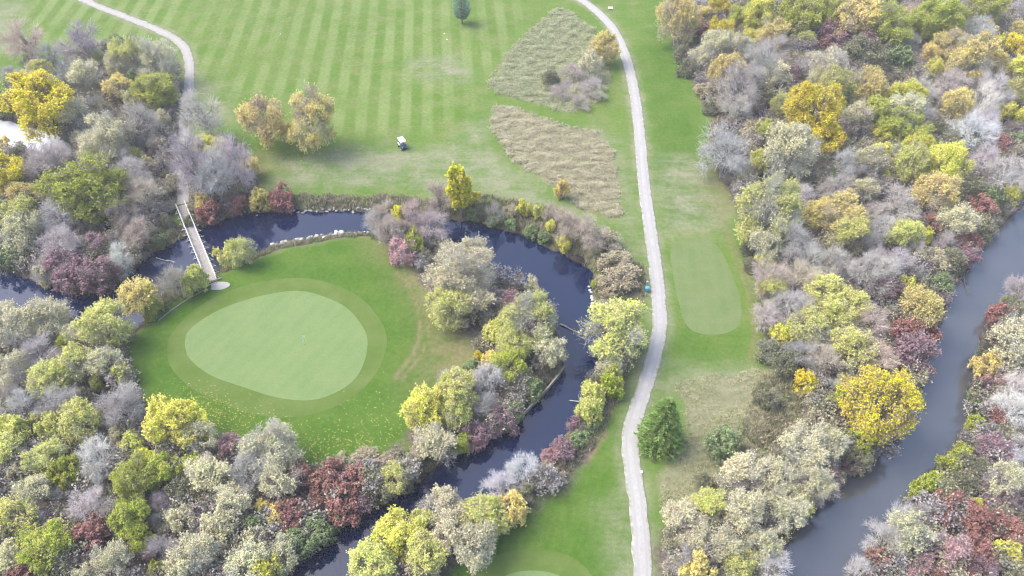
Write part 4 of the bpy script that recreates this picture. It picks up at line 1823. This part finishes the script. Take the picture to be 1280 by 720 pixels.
for nm, poly, cols, dens, hs, lab, sd in (
        ("tall_grass", ROUGH_B, [(.52, .49, .36), (.60, .56, .43), (.50, .48, .32), (.68, .64, .50), (.46, .46, .29)], 15.0, (.25, .6), "dry brown uncut grass in the patch nearer the creek", 4),
        ("tall_grass", ROUGH_A, [(.42, .46, .28), (.54, .54, .36), (.40, .46, .26), (.58, .57, .42), (.34, .44, .20)], 14.0, (.25, .75), "greenish grey reeds and grass in the upper patch by the path", 5),
        ("tall_grass", ROUGH_C, [(.56, .55, .36), (.64, .61, .44), (.48, .52, .29), (.54, .55, .35)], 13.0, (.2, .5), "flattened dry grass beside the spruce", 6)):
    mm = scatter_material("dry_grass", cols, .5)
    cc = src_collection("dry_tuft", [tuft_mesh("dry_tuft", 110 + sd * 5 + i, mm, 30, .8, .06, 1.1) for i in range(3)])
    q = fill(poly, dens, 120 + sd, -.9)
    e_ = sdist(q, poly) + wobble(q[:, 0], q[:, 1], .9, 31) * .7
    q = q[rng.uniform(size=len(q)) < smooth(.58 - e_ / 2.6)]
    if sd == 6:
        dt = np.abs(dline(q, track2) - .8)
        q = q[(dt > .35) | (rng.uniform(size=len(q)) < .12)]
        q = q[dline(q, PATH) > 2.3]
    scatter(nm, lab, np.column_stack((q, gz(q[:, 0], q[:, 1]) - .03)), rng.uniform(*hs, len(q)) * np.clip(.85 + .55 * wobble(q[:, 0], q[:, 1], .9, 50 + sd) + .35 * wobble(q[:, 0] * .5, q[:, 1] * 1.6, 2.2, 60 + sd), .35, 1.7), cc, 3, sd)

# yellow leaves dropped on the island lawn
r = np.random.default_rng(33)
q = np.vstack([np.array([at(*p) for p in np.column_stack((r.normal(cx, sx, n_), r.normal(cy, sy, n_)))]) for cx, cy, sx, sy, n_ in
               ((415, 560, 40, 14, 420), (270, 525, 35, 16, 520), (235, 500, 25, 12, 220), (470, 525, 30, 25, 150), (345, 190, 26, 10, 160), (395, 195, 26, 10, 160))])
q = q[np.min([sdist(q, CREEK), sdist(q, GREEN)], 0) > .5]
V, Fq = leafquads(np.column_stack((q, gz(q[:, 0], q[:, 1]) + .06)), .15, r, up=3)
m_fl = scatter_material("fallen_leaf", [(.42, .38, .10), (.48, .40, .12), (.36, .36, .12)])
fl = link("fallen_leaves", mesh("fallen_leaves", V, Fq, [m_fl], False, None, dict(v=r.uniform(0, 1, len(q)))))
tag(fl, "yellow fallen leaves sprinkled on the lawns", kind='stuff')

# ------------------------------------------------------------------ footbridge
def footbridge():
    a, b = at(226.5, 257, .4), at(265, 351, .4)
    L = float(np.linalg.norm(b - a))
    ang = math.atan2(b[1] - a[1], b[0] - a[0])
    o = thing("footbridge", "long narrow grey wooden footbridge over the dark creek", "bridge", (*((a + b) / 2), .3), ang)
    W_ = 1.75
    k = MB()
    n = int(L / .30)
    for i in range(n):
        x = -L / 2 + (i + .5) * L / n
        k.box((x, 0, .11 + random.uniform(-.006, .006)), (L / n - .02, W_, .05))
    tag(k.build("deck", M['wood'], o), kind='stuff')
    for s in (-1, 1):
        k = MB()
        k.box((0, s * .62, -.08), (L + .2, .16, .32))
        k.build("girder", M['darkwood'], o)
        k = MB()
        k.box((0, s * (W_ / 2 + .03), 1.12), (L, .17, .06), bev=.012)
        k.box((0, s * (W_ / 2 - .02), .62), (L, .05, .14))
        k.box((0, s * (W_ / 2 - .05), .20), (L, .10, .10))
        k.build("handrail", M['rail'], o)
        m = int(L / 1.9)
        for i in range(m + 1):
            x = -L / 2 + .1 + i * (L - .2) / m
            k = MB()
            k.box((x, s * (W_ / 2 + .06), .5), (.11, .09, 1.16))
            k.cyl((x, s * (W_ / 2 + .75), -.02), (x, s * (W_ / 2 + .06), .95), .05, n=5)
            k.box((x, s * (W_ / 2 + .4), -.02), (.12, .95, .10))
            k.build("rail_post", M['rail'], o)
    for i in range(2):
        MB().box((L / 2 + .22 + i * .34, 0, .02 - i * .16), (.32, W_ + .15, .14), bev=.015).build("step", M['wood'] if i else M['darkwood'], o)
    for s in (-1, 1):
        MB().box((s * (L / 2 - .5), 0, -.75), (.6, W_ + .5, 1.1), bev=.03).build("abutment", M['stone'], o)


footbridge()
c = at(274, 358)
pad_p = c + np.array([(math.cos(t) * (1.7 + .35 * math.sin(3 * t + 1)), math.sin(t) * (1.35 + .3 * math.cos(2 * t))) for t in np.linspace(0, 6.283, 40, endpoint=False)])
star_sheet("gravel_path", pad_p, M['gravel'], .05, "small white gravel landing at the foot of the footbridge")

# ------------------------------------------------------------------ retaining edging, logs, culvert
def wall_along(name, label, pix, h, th, m, z, cat):
    p = chaikin(gp(pix, z), 1, False)
    seg = np.diff(p, axis=0)
    Ls = np.concatenate(([0], np.cumsum(np.hypot(seg[:, 0], seg[:, 1]))))
    n = max(2, int(Ls[-1] / 2.4))
    s = np.linspace(0, Ls[-1], n + 1)
    q = np.stack((np.interp(s, Ls, p[:, 0]), np.interp(s, Ls, p[:, 1])), 1)
    mid = q.mean(0)
    o = thing(name, label, cat, (*mid, z))
    for i in range(n):
        a, b = q[i] - mid, q[i + 1] - mid
        d = b - a
        MB().box((*(a + b) / 2, h / 2 + random.uniform(-.04, .04)), (np.linalg.norm(d) - .03, th, h), math.atan2(d[1], d[0]), .02).build("timber", m, o)
    return o


wall_along("retaining_wall", "low grey timber wall holding the island bank of the lower creek", [(585, 563), (620, 547), (648, 527), (672, 502), (692, 480), (705, 462)], .9, .28, M['wood'], WZ - .25, "wall")
wall_along("lawn_edging", "thin pale timber edging along the lawn below the footbridge", [(198, 402), (215, 388), (240, 372), (260, 362)], .30, .18, M['wood'], -.12, "edging")


def log(label, p0, p1, z0, z1, r0, m, seed, branches=3):
    rr = random.Random(seed)
    a, b = at(*p0, z0), at(*p1, z1)
    o = thing("fallen_log", label, "log", (a[0], a[1], z0))
    d = Vector((b[0] - a[0], b[1] - a[1], z1 - z0))
    k = MB()
    side = d.cross(Vector((0, 0, 1))).normalized()
    p = Vector((0, 0, 0))
    for i in range(4):
        e = d * ((i + 1) / 4) + side * rr.uniform(-.12, .12)
        k.cyl(p, e, r0 * (1 - i * .15), r0 * (1 - (i + 1) * .15), 8)
        p = e
    k.build("trunk", m, o, True)
    for i in range(branches):
        t = rr.uniform(.4, .95)
        s = d * t
        e = s + d.normalized() * rr.uniform(.4, 1.2) + side * rr.choice((-1, 1)) * rr.uniform(.4, 1.3) + Vector((0, 0, rr.uniform(.2, .7)))
        MB().cyl(s, e, r0 * .4, r0 * .12, 6).build("branch", m, o)
    return o


log("straight grey log lying across the creek below the large island tree", (700, 405), (724, 416), -1.1, -1.15, .16, M['wood'], 1, 1)
log("bare pale branch sticking out of the dark creek bend", (195, 322), (219, 328), -1.2, -1.0, .09, M['rail'], 2, 2)
log("pale stick lying in dark water under the orange topped tree", (126, 383), (148, 372), -1.2, -.9, .10, M['rail'], 3, 2)
log("forked white dead branch on the far river bank", (1205, 506), (1214, 528), -.9, -1.2, .12, M['rail'], 4, 3)
log("dark fallen trunk reaching into the river at its inner bend", (1204, 342), (1210, 370), -.9, -1.25, .12, M['darkwood'], 5, 2)
log("broken pale branch leaning out of the leaning yellow bush into the creek", (741, 505), (712, 500), -.6, -.9, .11, M['rail'], 6, 2)


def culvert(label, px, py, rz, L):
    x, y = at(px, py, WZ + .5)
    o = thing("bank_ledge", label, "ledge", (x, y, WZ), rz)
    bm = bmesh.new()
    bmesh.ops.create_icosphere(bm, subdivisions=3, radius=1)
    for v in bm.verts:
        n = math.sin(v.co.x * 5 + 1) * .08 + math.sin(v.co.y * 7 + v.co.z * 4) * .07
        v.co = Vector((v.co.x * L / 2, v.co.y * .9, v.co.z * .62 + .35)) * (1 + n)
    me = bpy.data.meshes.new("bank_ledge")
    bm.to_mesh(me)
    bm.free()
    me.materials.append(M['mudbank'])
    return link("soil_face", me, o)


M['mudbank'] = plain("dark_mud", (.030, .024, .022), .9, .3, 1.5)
culvert("dark undercut mud ledge on the pool's outer bank", 679, 299, -.32, 4.6)
culvert("dark undercut mud ledge at the pool's eastern end", 722, 324, -.6, 4.2)

# ------------------------------------------------------------------ rocks
def rock_mesh(seed):
    r = random.Random(seed)
    bm = bmesh.new()
    bmesh.ops.create_icosphere(bm, subdivisions=2, radius=.5)
    ax = [Vector((r.gauss(0, 1), r.gauss(0, 1), r.gauss(0, 1))).normalized() for _ in range(7)]
    for v in bm.verts:
        for a in ax:                                    # flat faces as on quarried stone
            t = v.co.dot(a)
            if t > .34:
                v.co -= a * (t - .34) * .85
        v.co.z *= .72
    me = bpy.data.meshes.new("rock")
    bm.to_mesh(me)
    bm.free()
    me.materials.append(M['stone'])
    return me


ROCK = [rock_mesh(200 + i) for i in range(6)]
m_pale = plain("pale_stone", (.43, .425, .415), .95, .22, 2)
ROCKP = []
for me in ROCK:
    c2 = me.copy()
    c2.materials[0] = m_pale
    ROCKP.append(c2)


ORD = ('first second third fourth fifth sixth seventh eighth ninth tenth eleventh twelfth thirteenth fourteenth fifteenth sixteenth seventeenth eighteenth nineteenth twentieth '
       'twenty-first twenty-second twenty-third twenty-fourth twenty-fifth twenty-sixth twenty-seventh twenty-eighth twenty-ninth thirtieth').split()


def rocks(pix, n, label, group, smin, smax, pale, seed, jy=3.0, z=WZ + .25):
    r = random.Random(seed)
    p = chaikin(np.array(pix, float), 2, False)
    seg = np.hypot(*np.diff(p, axis=0).T)
    Ls = np.concatenate(([0], np.cumsum(seg)))
    for i in range(n):
        s = (i + r.uniform(.1, .9)) / n * Ls[-1]
        px, py = np.interp(s, Ls, p[:, 0]), np.interp(s, Ls, p[:, 1]) + r.uniform(-jy, jy)
        x, y = at(px, py, z)
        sz_ = r.uniform(smin, smax)
        zz = max(gz1(x, y), WZ - .15)
        o = link("rock", (ROCKP if pale else ROCK)[r.randrange(6)])
        o.location = (x, y, zz + sz_ * .24)
        o.scale = (sz_ * r.uniform(.9, 1.4), sz_ * r.uniform(.8, 1.1), sz_)
        o.rotation_euler = (r.uniform(-.3, .3), r.uniform(-.3, .3), r.uniform(0, 6.28))
        tag(o, label.replace('#', ORD[i]), "rock", group)


rocks([(340, 304), (362, 303), (385, 298), (410, 294), (430, 291)], 26, "pale boulder, # from the footbridge in the row edging the island lawn", "pale boulders on the island bank", .6, 1.3, True, 1)
rocks([(425, 292), (445, 290), (462, 289)], 9, "small pale stone trailing on past the island boulders, # from them", "small stones beyond the island boulders", .35, .65, True, 2, 1.5)
rocks([(352, 263), (380, 263), (410, 262), (440, 263), (470, 264)], 30, "grey riprap stone on the far creek bank, # from the crimson shrub", "grey stones on the far creek bank", .4, .95, False, 3, 2.2)
rocks([(736, 358), (740, 368), (741, 380), (744, 392)], 10, "pale stone on the pool's eastern bank, # from the top", "stones on the pool's eastern bank", .5, 1.0, True, 4, 2)
rocks([(300, 262), (328, 268)], 3, "pale stone at the water under the crimson shrub, # from the footbridge", "stones under the crimson shrub", .4, .7, True, 5, 2)

# ------------------------------------------------------------------ golf cart
def golf_cart():
    x, y = at(503, 183, .3)
    o = thing("golf_cart", "white roofed golf cart parked alone on the fairway", "golf cart", (x, y, gz1(x, y) + .01), math.radians(-62))
    # x is forward
    k = MB()
    k.box((-.05, 0, .42), (2.3, 1.12, .10), bev=.03)
    k.build("floor_pan", M['black'], o)
    k = MB()
    k.box((.86, 0, .66), (.62, 1.12, .42), bev=.12)
    k.box((.60, 0, .92), (.14, 1.04, .24), bev=.04)
    k.build("front_cowl", M['navy'], o)
    k = MB()
    k.box((-.62, 0, .62), (1.05, 1.14, .34), bev=.08)
    k.build("rear_body", M['white'], o)
    k = MB()
    k.box((-.28, 0, .84), (.52, 1.04, .16), bev=.05)
    k.build("seat", M['seat'], o)
    k = MB()
    k.box((-.58, 0, 1.12), (.12, 1.04, .46), rot=Matrix.Rotation(-.2, 3, 'Y'), bev=.04)
    k.build("backrest", M['seat'], o)
    k = MB()
    k.box((-.05, 0, 1.90), (1.95, 1.24, .09), bev=.04)
    k.build("canopy", M['white'], o)
    for s in (-1, 1):
        for q in ((.68, s * .52, .9, .52, s * .54, 1.88), (-.86, s * .52, .75, -.88, s * .54, 1.88)):
            MB().cyl(q[:3], q[3:], .025, n=6).build("post", M['metal'], o)
        for wx in (.82, -.78):
            w = MB().cyl((wx, s * .44, .24), (wx, s * .64, .24), .24, n=18).build("wheel", M['black'], o)
            MB().cyl((wx, s * .635, .24), (wx, s * .655, .24), .13, n=12).build("hub", M['white'], w)
        MB().cyl((1.13, s * .36, .72), (1.19, s * .36, .72), .07, n=10).build("headlight", M['white'], o)
    o.scale = (1.12, 1.12, 1.12)
    k = MB()
    k.cyl((.52, .25, 1.0), (.28, .25, 1.16), .02, n=6)
    k.cyl((.27, .25, 1.14), (.25, .25, 1.17), .17, n=14)
    k.build("steering_wheel", M['black'], o)
    for s in (-1, 1):
        b = thing("golf_bag", "navy golf bag strapped to the back of the golf cart" if s < 0 else "black golf bag strapped to the back of the golf cart", "golf bag", (0, 0, 0))
        b.location, b.rotation_euler, b.scale = o.location, o.rotation_euler, o.scale
        MB().cyl((-1.12, s * .27, .55), (-1.28, s * .27, 1.35), .13, .15, 12).build("bag_body", M['navy'] if s < 0 else M['black'], b)
        for t in range(4):
            MB().cyl((-1.26 + .03 * t, s * .27 + .05 * (t - 1.5), 1.3), (-1.33 + .03 * t, s * .27 + .06 * (t - 1.5), 1.62), .016, .03, 5).build("club", M['metal'], b)


golf_cart()

# ------------------------------------------------------------------ small course furniture
x, y = at(381, 431)
o = thing("flagstick", "white flag on a thin pole in the putting green", "flag", (x, y, gz1(x, y) + .03))
MB().cyl((0, 0, 0), (0, 0, 2.2), .03, n=6).build("pole", M['white'], o)
k = MB()
k.box((.24, 0, 2.0), (.46, .03, .34))
k.build("flag_cloth", M['white'], o)
MB().cyl((0, 0, 0), (0, 0, .015), .09, n=14).build("cup", M['black'], o)

x, y = at(808.5, 364.5)
z = gz1(x, y)
o = thing("water_barrel", "bright blue barrel beside the cart path", "barrel", (x, y, z))
k = MB()
k.cyl((0, 0, .25), (0, 0, .60), .36, .42, 18)
k.cyl((0, 0, .60), (0, 0, 1.05), .42, .38, 18)
k.build("barrel_body", M['blue'], o, True)
MB().cyl((0, 0, 1.05), (0, 0, 1.12), .40, .30, 18).build("lid", M['blue'], o)
k = MB()
for a in range(3):
    t = a * 2.094
    k.cyl((.34 * math.cos(t), .34 * math.sin(t), -.05), (.26 * math.cos(t), .26 * math.sin(t), .28), .04, n=6)
k.build("stand", M['darkwood'], o)
x, y = at(808, 358)
o = thing("marker_post", "slim pale post just behind the blue barrel", "post", (x, y, gz1(x, y)))
MB().box((0, 0, .7), (.10, .10, 1.5), bev=.01).build("post", M['rail'], o)
MB().box((0, -.06, 1.2), (.46, .04, .36), bev=.01).build("panel", M['white'], o)

x, y = at(763, 12)
o = thing("bench", "white bench beside the cart path at the very top", "bench", (x, y, gz1(x, y)), -.15)
for i in range(3):
    MB().box((0, -.16 + i * .16, .45), (1.5, .13, .04)).build("seat_slat", M['white'], o)
for i in range(2):
    MB().box((0, .26 + i * .04, .62 + i * .18), (1.5, .03, .13)).build("back_slat", M['white'], o)
for s in (-1, 1):
    MB().box((s * .6, 0, .22), (.07, .42, .44)).build("leg", M['metal'], o)

for i, (px, py, w_, lab) in enumerate(((802.2, 590, .4, "white marker stone at the edge of the cart path beside the spruce"), (555.5, 43, .28, "white tee marker on the fairway below the pine, the upper one"),
                                       (558.5, 50, .34, "white tee marker on the fairway below the pine, the lower one"), (350.5, 43, .28, "lone white yardage marker among the mower stripes"))):
    x, y = at(px, py)
    o = link("marker_stone", ROCKP[i % 6].copy())
    o.data.materials[0] = M['white']
    o.location = (x, y, gz1(x, y) + w_ * .2)
    o.scale = (w_ * 1.5, w_, w_)
    tag(o, lab, "marker")

# ------------------------------------------------------------------ thin autumn haze between the drone and the ground
hm = bpy.data.materials.new("haze")
hm.use_nodes = True
hn = hm.node_tree
for n_ in list(hn.nodes):
    if n_.type == 'BSDF_PRINCIPLED':
        hn.nodes.remove(n_)
pv = hn.nodes.new("ShaderNodeVolumePrincipled")
pv.inputs["Color"].default_value = (.93, .95, 1.0, 1)
pv.inputs["Density"].default_value = HAZE
pv.inputs["Anisotropy"].default_value = .0
hn.links.new(pv.outputs[0], hn.nodes["Material Output"].inputs["Volume"])
h_ = MB().box((0, 0, 49), (5400, 5400, 106)).build("haze", hm)
h_.location = (0, 0, 0)
tag(h_, "thin pale haze in the air", kind='stuff')
